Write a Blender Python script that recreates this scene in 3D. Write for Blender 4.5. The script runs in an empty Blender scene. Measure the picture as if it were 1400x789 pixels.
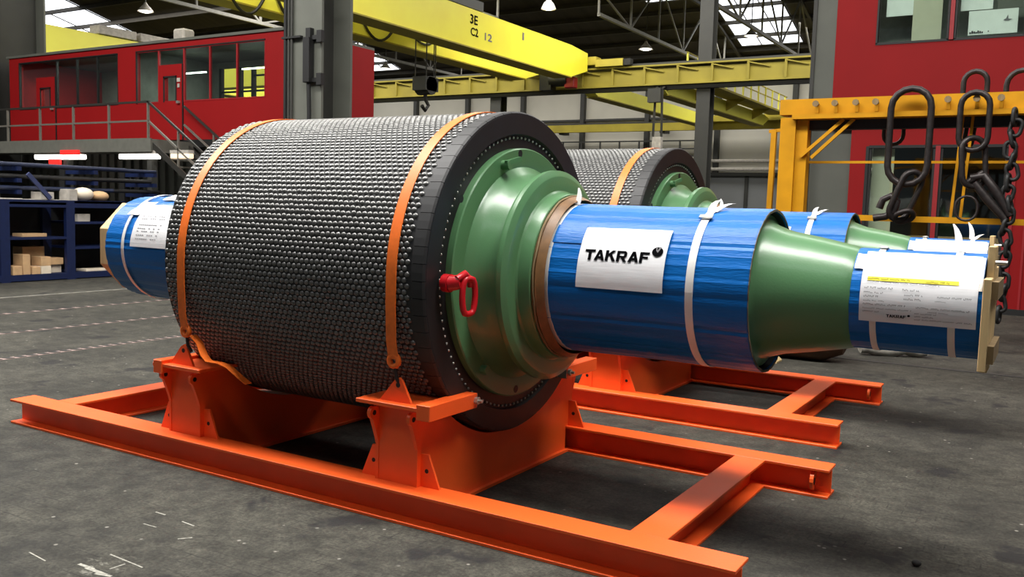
import bpy, bmesh, math, random
from mathutils import Vector, Matrix
random.seed(7)
C = bpy.context.scene.collection
SC = bpy.context.scene
PI = math.pi

# ------------------------------------------------------------------ camera
cam_d = bpy.data.cameras.new('camera')
cam = bpy.data.objects.new('camera', cam_d)
C.objects.link(cam)
YAW, PITCH, ROLL, FPX = -0.5435, 0.0913, 0.0285, 1230.5
f = Vector((math.sin(YAW)*math.cos(PITCH), math.cos(YAW)*math.cos(PITCH), -math.sin(PITCH)))
r0 = Vector((math.cos(YAW), -math.sin(YAW), 0)); u0 = r0.cross(f)
r = math.cos(ROLL)*r0 + math.sin(ROLL)*u0
u = -math.sin(ROLL)*r0 + math.cos(ROLL)*u0
M = Matrix(((r.x, u.x, -f.x, 4.2398), (r.y, u.y, -f.y, -4.123), (r.z, u.z, -f.z, 1.9035), (0, 0, 0, 1)))
cam.matrix_world = M
cam_d.sensor_width = 36.0
cam_d.lens = FPX*36.0/1400.0
cam_d.clip_end = 400
SC.camera = cam

# ------------------------------------------------------------------ world, light, exposure
w = bpy.data.worlds.new('sky'); SC.world = w; w.use_nodes = True
bg = w.node_tree.nodes['Background']
bg.inputs[0].default_value = (0.86, 0.93, 1.0, 1); bg.inputs[1].default_value = 0.085

def area(name, loc, sx, sy, power, col=(1, 0.97, 0.92), rot=(0, 0, 0)):
    l = bpy.data.lights.new(name, 'AREA'); l.shape = 'RECTANGLE'; l.size = sx; l.size_y = sy
    l.energy = power; l.color = col
    o = bpy.data.objects.new(name, l); o.location = loc; o.rotation_euler = rot; C.objects.link(o)
    return o
# daylight coming down through the roof skylights (long lamps along the roof bays, some with no pane above)
area('skylight_daylight', (-6, 0.3, 13.7), 34, 3.4, 8400)
area('skylight_daylight', (-6, -8.0, 13.9), 34, 2.4, 150)
area('skylight_daylight', (-20, 29.5, 12.95), 60, 3.0, 8000)
area('skylight_daylight', (-20, 14.5, 13.2), 60, 3.0, 4000)
area('skylight_daylight', (-20, 51.0, 12.9), 60, 3.0, 3400)
SC.view_settings.view_transform = 'Standard'
SC.view_settings.look = 'None'
SC.view_settings.exposure = 0.0
SC.view_settings.gamma = 1.0
SC.view_settings.use_curve_mapping = False
SC.cycles.use_denoising = True
SC.cycles.max_bounces = 8

# ------------------------------------------------------------------ materials
def lin(c):
    return tuple((x/255/12.92 if x/255 <= .04045 else ((x/255+.055)/1.055)**2.4) for x in c)

MATS = {}
def mat(name, col, rough=.5, metal=0., var=.15, scale=6., bump=0., bscale=40., spec=.5, coat=0., emit=None, es=0., stretch=None):
    if name in MATS: return MATS[name]
    m = bpy.data.materials.new(name); m.use_nodes = True
    nt = m.node_tree; N = nt.nodes; L = nt.links
    b = N['Principled BSDF']
    c = lin(col)
    tc = N.new('ShaderNodeTexCoord')
    src = tc.outputs['Object']
    if stretch:
        mp = N.new('ShaderNodeMapping'); mp.inputs['Scale'].default_value = stretch
        L.new(src, mp.inputs[0]); src = mp.outputs[0]
    nz = N.new('ShaderNodeTexNoise'); nz.inputs['Scale'].default_value = scale; nz.inputs['Detail'].default_value = 5
    L.new(src, nz.inputs['Vector'])
    rp = N.new('ShaderNodeValToRGB')
    rp.color_ramp.elements[0].position = .3; rp.color_ramp.elements[1].position = .7
    rp.color_ramp.elements[0].color = tuple(x*(1-var) for x in c)+(1,)
    rp.color_ramp.elements[1].color = tuple(min(1, x*(1+var)) for x in c)+(1,)
    L.new(nz.outputs[0], rp.inputs[0]); L.new(rp.outputs[0], b.inputs['Base Color'])
    b.inputs['Roughness'].default_value = rough; b.inputs['Metallic'].default_value = metal
    b.inputs['Specular IOR Level'].default_value = spec
    b.inputs['Coat Weight'].default_value = coat; b.inputs['Coat Roughness'].default_value = .15
    if bump:
        n2 = N.new('ShaderNodeTexNoise'); n2.inputs['Scale'].default_value = bscale; n2.inputs['Detail'].default_value = 4
        L.new(src, n2.inputs['Vector'])
        bp = N.new('ShaderNodeBump'); bp.inputs['Strength'].default_value = bump; bp.inputs['Distance'].default_value = .01
        L.new(n2.outputs[0], bp.inputs['Height']); L.new(bp.outputs[0], b.inputs['Normal'])
    if emit:
        b.inputs['Emission Color'].default_value = lin(emit)+(1,); b.inputs['Emission Strength'].default_value = es
    MATS[name] = m
    return m

ORANGE = mat('orange_paint', (248, 96, 36), .4, var=.06, scale=3, bump=.08, bscale=60)
STRAPO = mat('orange_webbing', (246, 116, 34), .45, var=.08, scale=30)
GREEN = mat('green_paint', (84, 128, 86), .33, var=.05, scale=3, bump=.05, bscale=90, coat=.25)
RUBBER = mat('black_rubber', (34, 34, 35), .55, var=.2, scale=8)
RUBBERD = mat('black_face_rubber', (26, 25, 26), .5, var=.2, scale=8)
STUD = mat('ceramic_stud', (112, 112, 110), .3, metal=.6, var=.25, scale=25, spec=.7)
STEEL = mat('bright_steel', (190, 188, 180), .35, metal=.7, var=.1)
BLUE = mat('blue_plastic_sheet', (3, 98, 176), .36, spec=.32, var=.12, scale=4, bump=.3, bscale=30, stretch=(.5, 3, 3))
BLUEIN = mat('cut_sheet_edge', (92, 84, 66), .8, var=.2)
WHITE = mat('white_tie_tape', (228, 226, 222), .45, var=.04)
PAPER = mat('white_paper', (226, 226, 228), .6, var=.02, bump=.1, bscale=12, stretch=(.3, 4, 4))
INK = mat('black_ink', (6, 6, 9), .95, var=.05, spec=.05)
INKG = mat('grey_ink', (110, 108, 112), .7, var=.1)
HILITE = mat('yellow_highlighter', (240, 226, 60), .6, var=.05)
BROWN = mat('brown_wax_wrap', (122, 88, 52), .45, var=.3, scale=10)
WOOD = mat('pale_timber', (206, 178, 128), .7, var=.18, scale=5, stretch=(6, 6, .6))
WOODD = mat('weathered_timber', (128, 108, 76), .8, var=.2, scale=5, stretch=(6, 6, .6))
REDP = mat('red_lifting_paint', (196, 22, 32), .35, var=.1)
REDW = mat('red_cladding', (142, 18, 20), .6, var=.05, scale=1.2, spec=.2)
REDDK = mat('red_trim', (150, 24, 30), .5, var=.05)
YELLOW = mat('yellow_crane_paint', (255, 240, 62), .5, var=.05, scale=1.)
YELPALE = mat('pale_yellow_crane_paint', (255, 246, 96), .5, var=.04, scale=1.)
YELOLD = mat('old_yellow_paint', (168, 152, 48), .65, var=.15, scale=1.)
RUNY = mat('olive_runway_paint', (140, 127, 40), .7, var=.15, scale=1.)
YELRACK = mat('rack_yellow_paint', (196, 138, 12), .6, var=.1, scale=4, spec=.25)
COLGREY = mat('grey_column_paint', (92, 94, 86), .6, var=.08, scale=2)
COLDK = mat('dark_steel_and_recess_shade', (54, 54, 50), .6, var=.1, scale=2)  # dark steel, and the shade painted onto column webs
DARK = mat('dark_fitting', (24, 24, 24), .55, var=.1)
CABLE = mat('black_cable', (38, 36, 30), .6)
CHAIN = mat('dark_oiled_chain', (52, 47, 46), .42, metal=.55, var=.3, scale=18)
ROOFM = mat('dark_roof_deck', (60, 54, 47), .85, var=.25, scale=2.0, stretch=(1, .08, .08))
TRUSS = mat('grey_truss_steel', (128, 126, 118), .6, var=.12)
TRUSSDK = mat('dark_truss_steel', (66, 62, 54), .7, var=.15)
WALLL = mat('light_wall_cladding', (196, 192, 178), .8, var=.06, scale=.5)
WALLG = mat('grey_wall_cladding', (130, 132, 132), .8, var=.06, scale=.5)
WALLB = mat('dark_corrugated_sheet', (76, 78, 72), .7, var=.1)
SHELFB = mat('dark_blue_shelf_paint', (9, 26, 66), .5, var=.15)
CARD = mat('cardboard', (196, 160, 118), .85, var=.12)
CARDP = mat('pale_cardboard', (226, 212, 190), .85, var=.08)
DECK = mat('grey_walkway_steel', (100, 100, 92), .6, var=.1)
RAILM = mat('grey_railing_steel', (104, 100, 92), .5, var=.1)
RAILD = mat('dark_railing_steel', (46, 44, 40), .5, var=.1)
TUBEL = mat('fluorescent_tube', (255, 252, 245), .5, emit=(255, 250, 240), es=4.)
LAMPG = mat('pendant_lamp_glow', (255, 252, 240), .5, emit=(255, 250, 235), es=5.)
REDBOX = mat('red_backlit_sign', (230, 40, 36), .5, emit=(235, 50, 44), es=.7)
SKYL = mat('skylight_pane', (240, 245, 255), .5, emit=(244, 248, 255), es=2.6)
OFFIN = mat('office_interior_wall', (120, 126, 116), .8, var=.1)
BEIGE = mat('beige_blind', (196, 194, 172), .8, var=.04)
BRDARK = mat('dark_brown_felt', (84, 56, 36), .8, var=.25, scale=6)
TARP = mat('grey_tarpaulin', (150, 146, 136), .85, var=.35, scale=10, bump=.6, bscale=20)
STONE = mat('dark_stone', (46, 44, 42), .8, var=.3, scale=30)
RAILPINK = mat('worn_floor_rail', (134, 116, 110), .7, var=.25, scale=4)
SLOT = mat('dark_rail_slot', (40, 38, 36), .8, var=.2)
CREAM = mat('white_slat', (176, 170, 160), .7, var=.2)

def glass_mat(name, tint, refl=.28):
    m = bpy.data.materials.new(name); m.use_nodes = True
    N = m.node_tree.nodes; L = m.node_tree.links
    N.remove(N['Principled BSDF'])
    t = N.new('ShaderNodeBsdfTransparent'); t.inputs[0].default_value = tint+(1,)
    g = N.new('ShaderNodeBsdfGlossy'); g.inputs['Roughness'].default_value = .03
    g.inputs[0].default_value = (.9, 1, .95, 1)
    fr = N.new('ShaderNodeFresnel'); fr.inputs[0].default_value = 1.5
    ad = N.new('ShaderNodeMath'); ad.operation = 'ADD'; ad.inputs[1].default_value = refl*.2
    L.new(fr.outputs[0], ad.inputs[0])
    ge = N.new('ShaderNodeNewGeometry'); sb = N.new('ShaderNodeMath'); sb.operation = 'SUBTRACT'; sb.inputs[0].default_value = 1
    L.new(ge.outputs['Backfacing'], sb.inputs[1])
    ml = N.new('ShaderNodeMath'); ml.operation = 'MULTIPLY'; L.new(ad.outputs[0], ml.inputs[0]); L.new(sb.outputs[0], ml.inputs[1]); ad = ml
    mx = N.new('ShaderNodeMixShader')
    L.new(ad.outputs[0], mx.inputs[0]); L.new(t.outputs[0], mx.inputs[1]); L.new(g.outputs[0], mx.inputs[2])
    L.new(mx.outputs[0], N['Material Output'].inputs[0])
    return m
GLASS = glass_mat('tinted_glass', (.9, .95, .92))

def floor_mat():
    m = bpy.data.materials.new('worn_asphalt_floor'); m.use_nodes = True
    N = m.node_tree.nodes; L = m.node_tree.links; b = N['Principled BSDF']
    tc = N.new('ShaderNodeTexCoord')
    def noise(sc, det=6, rough=.6, vec=None):
        n = N.new('ShaderNodeTexNoise'); n.inputs['Scale'].default_value = sc; n.inputs['Detail'].default_value = det
        n.inputs['Roughness'].default_value = rough
        L.new(vec or tc.outputs['Object'], n.inputs['Vector']); return n.outputs[0]
    def ramp(src, p0, c0, p1, c1):
        rr = N.new('ShaderNodeValToRGB'); e = rr.color_ramp.elements
        e[0].position = p0; e[0].color = c0+(1,); e[1].position = p1; e[1].color = c1+(1,)
        L.new(src, rr.inputs[0]); return rr.outputs[0]
    def mix(fac, a, bb, mode='MIX'):
        x = N.new('ShaderNodeMix'); x.data_type = 'RGBA'; x.blend_type = mode
        if isinstance(fac, float): x.inputs[0].default_value = fac
        else: L.new(fac, x.inputs[0])
        for s, v in ((6, a), (7, bb)):
            if isinstance(v, tuple): x.inputs[s].default_value = v+(1,)
            else: L.new(v, x.inputs[s])
        return x.outputs[2]
    base = ramp(noise(.7, 8, .62), .3, lin((42, 41, 36)), .66, lin((70, 68, 60)))
    fine = ramp(noise(42, 4, .75), .38, (.5, .5, .5), .64, (1.45, 1.45, 1.45))
    mid = ramp(noise(5.5, 8, .75), .40, (.5, .5, .5), .62, (1.3, 1.3, 1.3))
    c = mix(.8, mix(.8, base, mid, 'MULTIPLY'), fine, 'MULTIPLY')
    # oil stains
    st = ramp(noise(2.0, 4, .55), .60, (0, 0, 0), .66, (.9, .9, .9))
    c = mix(st, c, lin((28, 27, 27)))
    # faint wood-block joints, only where worn
    mp = N.new('ShaderNodeMapping'); mp.inputs['Rotation'].default_value = (0, 0, 0)
    L.new(tc.outputs['Object'], mp.inputs[0])
    br = N.new('ShaderNodeTexBrick'); br.inputs['Scale'].default_value = 1.0
    br.inputs['Brick Width'].default_value = .2; br.inputs['Row Height'].default_value = .1
    br.inputs['Mortar Size'].default_value = .0045; br.inputs['Mortar Smooth'].default_value = .3
    L.new(mp.outputs[0], br.inputs['Vector'])
    wm = ramp(noise(2.6, 7, .75), .46, (0, 0, 0), .62, (.75, .75, .75))
    jm = N.new('ShaderNodeMath'); jm.operation = 'MULTIPLY'
    L.new(br.outputs['Fac'], jm.inputs[0]); L.new(wm, jm.inputs[1])
    c = mix(jm.outputs[0], c, lin((22, 21, 19)))
    # pale specks
    vo = N.new('ShaderNodeTexVoronoi'); vo.inputs['Scale'].default_value = 6.5
    L.new(tc.outputs['Object'], vo.inputs['Vector'])
    sp = ramp(vo.outputs['Distance'], .05, (1, 1, 1), .09, (0, 0, 0))
    spm = ramp(noise(3.1, 2, .5), .46, (0, 0, 0), .54, (.8, .8, .8))
    sm = N.new('ShaderNodeMath'); sm.operation = 'MULTIPLY'; L.new(sp, sm.inputs[0]); L.new(spm, sm.inputs[1])
    c = mix(sm.outputs[0], c, lin((140, 136, 128)))
    # chalky scuffs at two places in front of the cradle
    for (x, y, rad) in ((.17, -1.37, .2), (1.9, -1.0, .12)):
        vs = N.new('ShaderNodeVectorMath'); vs.operation = 'DISTANCE'
        L.new(tc.outputs['Object'], vs.inputs[0]); vs.inputs[1].default_value = (x, y, 0)
        near = ramp(vs.outputs['Value'], .0, (1, 1, 1), rad, (0, 0, 0))
        ms = N.new('ShaderNodeMapping'); ms.inputs['Rotation'].default_value = (0, 0, .6); ms.inputs['Scale'].default_value = (14, 24, 1)
        L.new(tc.outputs['Object'], ms.inputs[0])
        sc_ = ramp(noise(1., 5, .6, ms.outputs[0]), .55, (0, 0, 0), .66, (1, 1, 1))
        mm = N.new('ShaderNodeMath'); mm.operation = 'MULTIPLY'; L.new(near, mm.inputs[0]); L.new(sc_, mm.inputs[1])
        c = mix(mm.outputs[0], c, lin((140, 138, 128)))
    L.new(c, b.inputs['Base Color'])
    rr = N.new('ShaderNodeMapRange'); L.new(noise(1.5, 5), rr.inputs[0]); rr.inputs[3].default_value = .62; rr.inputs[4].default_value = .95
    b.inputs['Specular IOR Level'].default_value = .3
    L.new(rr.outputs[0], b.inputs['Roughness'])
    bp = N.new('ShaderNodeBump'); bp.inputs['Strength'].default_value = .6; bp.inputs['Distance'].default_value = .01
    L.new(noise(26, 8, .75), bp.inputs['Height']); L.new(bp.outputs[0], b.inputs['Normal'])
    return m
FLOOR = floor_mat()

# ------------------------------------------------------------------ mesh helpers
class MB:
    def __init__(s): s.v = []; s.f = []
    def add(s, vs, fs):
        o = len(s.v); s.v += [tuple(x) for x in vs]; s.f += [tuple(i+o for i in q) for q in fs]; return s
    def box(s, x0, x1, y0, y1, z0, z1):
        return s.add([(x0,y0,z0),(x1,y0,z0),(x1,y1,z0),(x0,y1,z0),(x0,y0,z1),(x1,y0,z1),(x1,y1,z1),(x0,y1,z1)],
                     [(0,3,2,1),(4,5,6,7),(0,1,5,4),(1,2,6,5),(2,3,7,6),(3,0,4,7)])
    def bar(s, a, b, wd, ht, up=(0, 0, 1)):
        a = Vector(a); b = Vector(b); d = (b-a).normalized(); up = Vector(up)
        sd = d.cross(up)
        if sd.length < 1e-4: sd = d.cross(Vector((1, 0, 0)))
        sd.normalize(); up = sd.cross(d)
        vs = []
        for p in (a, b):
            for (i, j) in ((-1,-1),(1,-1),(1,1),(-1,1)): vs.append(p+sd*i*wd/2+up*j*ht/2)
        return s.add(vs, [(0,1,2,3),(7,6,5,4),(0,4,5,1),(1,5,6,2),(2,6,7,3),(3,7,4,0)])
    def prism(s, poly, ax, a0, a1):
        # poly in the two other axes (y,z) / (x,z) / (x,y)
        def p3(q, a): return {0: (a, q[0], q[1]), 1: (q[0], a, q[1]), 2: (q[0], q[1], a)}[ax]
        n = len(poly)
        vs = [p3(q, a0) for q in poly]+[p3(q, a1) for q in poly]
        return s.add(vs, [tuple(range(n)), tuple(range(2*n-1, n-1, -1))]+[(i, i+n, (i+1) % n+n, (i+1) % n) for i in range(n)])
    def tube(s, pts, rad, n=8, closed=False, caps=True):
        pts = [Vector(p) for p in pts]; m = len(pts)
        rads = rad if isinstance(rad, (list, tuple)) else [rad]*m
        up = Vector((0.13, 0.29, .95)); rings = []; o = len(s.v); prev = None
        for i, p in enumerate(pts):
            if closed: d = pts[(i+1) % m]-pts[i-1]
            else: d = pts[min(i+1, m-1)]-pts[max(i-1, 0)]
            d.normalize()
            a = prev if prev is not None else (up if abs(d.dot(up)) < .9 else Vector((1, 0, 0)))
            a = (a-d*a.dot(d)).normalized(); prev = a; bb = d.cross(a)
            for k in range(n):
                t = 2*PI*k/n; s.v.append(tuple(p+(a*math.cos(t)+bb*math.sin(t))*rads[i]))
        for i in range(m if closed else m-1):
            j = (i+1) % m
            for k in range(n):
                s.f.append((o+i*n+k, o+i*n+(k+1) % n, o+j*n+(k+1) % n, o+j*n+k))
        if not closed and caps:
            s.f.append(tuple(o+k for k in range(n-1, -1, -1))); s.f.append(tuple(o+(m-1)*n+k for k in range(n)))
        return s
    def lathe(s, prof, yc, zc, n=96, rf=None, closed=False):
        # revolve (x, r) about the X axis through (yc, zc)
        o = len(s.v); m = len(prof)
        for (x, rr) in prof:
            for k in range(n):
                t = 2*PI*k/n; q = rr+(rf(k) if rf else 0)
                s.v.append((x, yc-q*math.cos(t), zc+q*math.sin(t)))
        for i in range(m if closed else m-1):
            j = (i+1) % m
            for k in range(n): s.f.append((o+i*n+k, o+j*n+k, o+j*n+(k+1) % n, o+i*n+(k+1) % n))
        return s
    def ribbon(s, pts, wv, th, nv=None):
        # flat strap: pts centre line, wv half-width vector, th thickness (offset along per-point normal)
        pts = [Vector(p) for p in pts]; wv = Vector(wv); m = len(pts); o = len(s.v)
        for i, p in enumerate(pts):
            d = (pts[min(i+1, m-1)]-pts[max(i-1, 0)]).normalized()
            nn = d.cross(wv).normalized()*th
            for q in (p-wv, p+wv, p+wv+nn, p-wv+nn): s.v.append(tuple(q))
        for i in range(m-1):
            for k in range(4): s.f.append((o+i*4+k, o+i*4+(k+1) % 4, o+i*4+4+(k+1) % 4, o+i*4+4+k))
        s.f.append((o+3, o+2, o+1, o)); e = o+(m-1)*4; s.f.append((e, e+1, e+2, e+3))
        return s
    def ball(s, c, rr, n=10, k=6, sc=(1, 1, 1)):
        o = len(s.v)
        for i in range(k+1):
            a = PI*i/k
            for j in range(n):
                b = 2*PI*j/n
                s.v.append((c[0]+rr*sc[0]*math.sin(a)*math.cos(b), c[1]+rr*sc[1]*math.sin(a)*math.sin(b), c[2]+rr*sc[2]*math.cos(a)))
        for i in range(k):
            for j in range(n): s.f.append((o+i*n+j, o+i*n+n+j, o+i*n+n+(j+1) % n, o+i*n+(j+1) % n))
        return s

def wloc(o):
    v = Vector((0, 0, 0))
    while o is not None: v += o.location; o = o.parent
    return v

def obj(name, mb, m, parent=None, smooth=None, bevel=0., fix=False):
    off = wloc(parent) if parent else Vector((0, 0, 0))
    me = bpy.data.meshes.new(name)
    me.from_pydata([tuple(Vector(v)-off) for v in mb.v], [], mb.f)
    if fix or bevel:
        bm = bmesh.new(); bm.from_mesh(me)
        bmesh.ops.remove_doubles(bm, verts=bm.verts, dist=1e-5)
        bmesh.ops.recalc_face_normals(bm, faces=bm.faces)
        if bevel:
            es = [e for e in bm.edges if len(e.link_faces) == 2 and e.calc_face_angle(0) > .6]
            bmesh.ops.bevel(bm, geom=es, offset=bevel, segments=1, affect='EDGES', clamp_overlap=True)
        bm.to_mesh(me); bm.free()
    me.materials.append(m)
    if smooth:
        for p in me.polygons: p.use_smooth = True
        me.set_sharp_from_angle(angle=math.radians(smooth))
    me.update()
    o = bpy.data.objects.new(name, me); C.objects.link(o)
    if parent: o.parent = parent
    return o

def thing(name, loc, label, cat, group=None):
    o = bpy.data.objects.new(name, None); o.empty_display_size = .2; C.objects.link(o); o.location = loc
    return tag(o, label, cat, group)
def tag(o, label, cat, group=None):
    o['label'] = label; o['category'] = cat
    if group: o['group'] = group
    return o
def struct(name, mb, m, **k):
    o = obj(name, mb, m, **k); o['kind'] = 'structure'; return o
def stuff(o): o['kind'] = 'stuff'; return o
def share(name, src, parent, loc=(0, 0, 0), rot=(0, 0, 0)):
    c = src.copy(); c.name = name; C.objects.link(c); c.parent = parent; c.location = loc; c.rotation_euler = rot; return c
def copy_tree(o, parent=None):
    c = o.copy(); C.objects.link(c); c.parent = parent
    for ch in o.children: copy_tree(ch, c)
    return c

def text_mb(body, size=1., bold=.012):
    cu = bpy.data.curves.new('lettering', 'FONT'); cu.body = body; cu.size = size; cu.offset = bold*size
    cu.resolution_u = 3
    t = bpy.data.objects.new('lettering', cu); C.objects.link(t)
    dg = bpy.context.evaluated_depsgraph_get(); dg.update()
    me = bpy.data.meshes.new_from_object(t.evaluated_get(dg))
    mb = MB(); mb.add([v.co[:] for v in me.vertices], [tuple(p.vertices) for p in me.polygons])
    bpy.data.objects.remove(t); bpy.data.curves.remove(cu); bpy.data.meshes.remove(me)
    return mb
def fit2(mb, x0, x1, y0, y1):
    xs = [v[0] for v in mb.v]; ys = [v[1] for v in mb.v]
    ax, bx, ay, by = min(xs), max(xs), min(ys), max(ys)
    mb.v = [(x0+(v[0]-ax)/(bx-ax)*(x1-x0), y0+(v[1]-ay)/(by-ay)*(y1-y0), 0) for v in mb.v]
    return mb

# ------------------------------------------------------------------ building shell
FX0, FX1, FY0, FY1 = -80, 26, -20, 58
struct('floor', MB().box(FX0, FX1, FY0, FY1, -.2, 0), FLOOR)

def at_z(px, py, z=0.):
    d = f+r*((px-700)/FPX)-u*((py-394.5)/FPX)
    c_ = cam.matrix_world.translation
    return c_+d*((z-c_.z)/d.z)
FL = bpy.data.objects['floor']
CHALK = mat('white_chalk', (150, 148, 138), .9, var=.35, scale=60)
for a, b, wd in (((151, 758), (195, 776), .008), ((150, 778), (171, 771), .008), ((243, 737), (263, 735), .009), ((213, 700), (226, 704), .01), ((249, 713), (265, 719), .009), ((108, 771), (128, 778), .02), ((118, 776), (145, 786), .024), ((130, 784), (152, 788), .018), ((40, 755), (62, 767), .007), ((196, 716), (214, 721), .006)):
    obj('chalk_mark', MB().bar(at_z(*a, .0006), at_z(*b, .0006), wd, .001), CHALK, FL)

# roof: three gabled bays running along X
def bay_z(y, y0, y1, ze=12.3, zr=15.4):
    m = (y0+y1)/2
    return ze+(zr-ze)*(1-abs(y-m)/((y1-y0)/2))
BAYS = ((-17, 9), (9, 34.4), (34.4, 58))
mb = MB()
prof = []
for (a, b) in BAYS: prof += [(a, 12.3), ((a+b)/2, 15.4)]
prof.append((58, 12.3))
mb.prism(prof+[(y, z+.25) for y, z in reversed(prof)], 0, FX0, FX1)
ceiling = struct('ceiling', mb, ROOFM)
pur = None
for (a, b) in BAYS:
    for k in range(1, 12):
        y = a+(b-a)*k/12; z = bay_z(y, a, b)
        if pur is None:
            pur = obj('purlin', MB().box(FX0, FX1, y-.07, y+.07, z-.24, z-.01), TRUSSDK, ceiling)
            py, pz = y, z
        else: share('purlin', pur, ceiling, (0, y-py, z-pz))

SKN = [0]
def skylight(x0, x1, ya, yb, bay, n=4):
    SKN[0] += 1
    a, b = bay
    za, zb = bay_z(ya, a, b)-.03, bay_z(yb, a, b)-.03
    mb = MB(); mb.add([(x0,ya,za),(x1,ya,za),(x1,yb,zb),(x0,yb,zb),(x0,ya,za+.02),(x1,ya,za+.02),(x1,yb,zb+.02),(x0,yb,zb+.02)],
                      [(0,3,2,1),(4,5,6,7),(0,1,5,4),(1,2,6,5),(2,3,7,6),(3,0,4,7)])
    o = struct('window_%d' % SKN[0], mb, SKYL)
    m2 = MB()
    for k in range(n+1):
        x = x0+(x1-x0)*k/n; m2.bar((x, ya, za-.03), (x, yb, zb-.03), .05, .06)
    for t in (0, 1):
        m2.bar((x0, ya+(yb-ya)*t, za+(zb-za)*t-.03), (x1, ya+(yb-ya)*t, za+(zb-za)*t-.03), .05, .06)
    obj('glazing_bar', m2, TRUSSDK, o)
skylight(-14.6, -10.6, 48.8, 55.6, BAYS[2], 3)
skylight(-47.5, -43.2, 48.8, 55.6, BAYS[2], 3)
skylight(-62, -47.9, 27.5, 34.1, BAYS[1], 4)
skylight(-18.6, -15.4, 47.9, 48.8, BAYS[2], 3)
skylight(-23, 11, -1.4, 2.0, BAYS[0], 20)
skylight(-23, 11, -9.2, -6.8, BAYS[0], 20)

# walls
mb = MB().box(FX0, FX1, 57.0, 57.3, 4.4, 12.4)
wb = struct('wall_back', mb, WALLL)
for k in range(20):
    x = -80+5.2*k+1.2
    obj('cladding_post', MB().box(x-.16, x+.16, 56.6, 56.98, 4.4, 12.3), COLDK, wb)
obj('cladding_rail', MB().box(FX0, FX1, 56.75, 56.98, 8.35, 8.5), COLDK, wb)
obj('lower_panel', MB().box(FX0, FX1, 56.9, 57.3, 0, 4.4), WALLG, wb)
for k in range(20):
    x = -80+5.2*k+3.4
    obj('panel_joint', MB().box(x-.12, x+.12, 56.8, 56.92, 0, 4.4), COLDK, wb)
obj('ledge', MB().box(FX0, FX1, 56.5, 56.95, 4.38, 4.6), COLDK, wb)
struct('wall_left', MB().box(FX0-.3, FX0, FY0, FY1, 0, 12.3), WALLG)
for k, (z, rr) in enumerate(((5.38, .12), (4.82, .12))):
    tag(obj('wall_pipe', MB().tube([(-26+7*k*0, 56.3, z), (20, 56.3, z)], rr, 8), CREAM, smooth=40),
        ['white pipe along the far wall, upper of two', 'white pipe along the far wall, lower of two'][k], 'pipe', 'pipes along the far wall')
# dark gallery railing left part of far wall
t = thing('gallery_railing', (-30, 55.8, 4.6), 'dark gallery railing along the far wall behind the second pulley', 'railing')
mb = MB()
for z in (5.7, 6.2, 6.75): mb.bar((-60, 55.8, z), (-17.2, 55.8, z), .09, .09)
obj('rail', mb, COLDK, t)
mb = MB()
post = None
for k in range(29):
    x = -60+1.53*k
    if post is None: post = obj('baluster', MB().box(x-.05, x+.05, 55.75, 55.85, 4.6, 6.8), COLDK, t)
    else: share('baluster', post, t, (1.53*k, 0, 0))
obj('gallery_deck', MB().box(-60, -17.2, 55.4, 56.5, 4.4, 4.6), COLDK, t)

# trusses (lattice along Y), visible in bays two and three
def truss(x, y0, y1, label, m=TRUSS):
    t = thing('roof_truss', (x, y0, 11), label, 'roof truss', 'lattice roof trusses')
    obj('bottom_chord', MB().bar((x, y0, 11), (x, y1, 11), .16, .16), m, t)
    bay = BAYS[1] if y0 < 30 else BAYS[2]
    n = 6; ys = [y0+(y1-y0)*k/n for k in range(n+1)]
    top = [min(bay_z(y, *bay)-.3, 14.2) for y in ys]
    tc = MB()
    for k in range(n): tc.bar((x, ys[k], top[k]), (x, ys[k+1], top[k+1]), .16, .16)
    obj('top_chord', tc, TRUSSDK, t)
    for k in range(n+1):
        obj('vertical_strut', MB().bar((x, ys[k], 11), (x, ys[k], top[k]), .09, .09, (0, 1, 0)), m, t)
    for k in range(n):
        a = (x, ys[k], 11) if k % 2 else (x, ys[k], top[k]); b = (x, ys[k+1], top[k+1]) if k % 2 else (x, ys[k+1], 11)
        obj('diagonal_strut', MB().bar(a, b, .08, .08), m, t)
tn = {-9.4: 'just right of the far dark column', -15.: 'left of the far dark column', -33.: 'left of the hoist ropes under the crane'}
for x, d in tn.items(): truss(x, 34.9, 57, 'grey roof truss in the far bay, '+d)
tn = {-20.: 'over the big yellow crane', -32.: 'above the red mezzanine office'}
for x, d in tn.items(): truss(x, 9.5, 33.9, 'grey roof truss in the crane bay, '+d)

# columns -------------------------------------------------------------
def column(x0, x1, y0, y1, h, label, tf=.06, m=COLGREY, dk=COLDK, conduits=False):
    t = thing('steel_column', ((x0+x1)/2, (y0+y1)/2, 0), label, 'column', 'tall steel hall columns')
    obj('flange', MB().box(x0, x1, y0, y0+tf, 0, h), m, t)
    obj('flange', MB().box(x0, x1, y1-tf, y1, 0, h), m, t)
    xm = (x0+x1)/2
    obj('web', MB().box(xm-.03, xm+.03, y0+tf, y1-tf, 0, h), dk, t)  # darker web colour paints in the shade between the flanges
    obj('base_plate', MB().box(x0-.1, x1+.1, y0-.1, y1+.1, 0, .04), dk, t)
    return t
big = column(-8.98, -8.02, 8.9, 9.78, 12.3, 'wide grey steel column with conduits, between the red office and the yellow crane')
for k, x in enumerate((-8.93, -8.84, -8.76)):
    obj('conduit', MB().tube([(x, 8.86, .1), (x, 8.86, 12.2)], .025 if k else .035, 8), COLDK if k else DARK, big, smooth=40)
bx = obj('switch_box', MB().box(-8.36, -8.2, 8.74, 8.895, 4.15, 5.0), DARK, big, bevel=.01)
obj('bracket', MB().box(-8.34, -8.22, 8.8, 8.9, 5.0, 5.18), DARK, bx)
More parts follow.
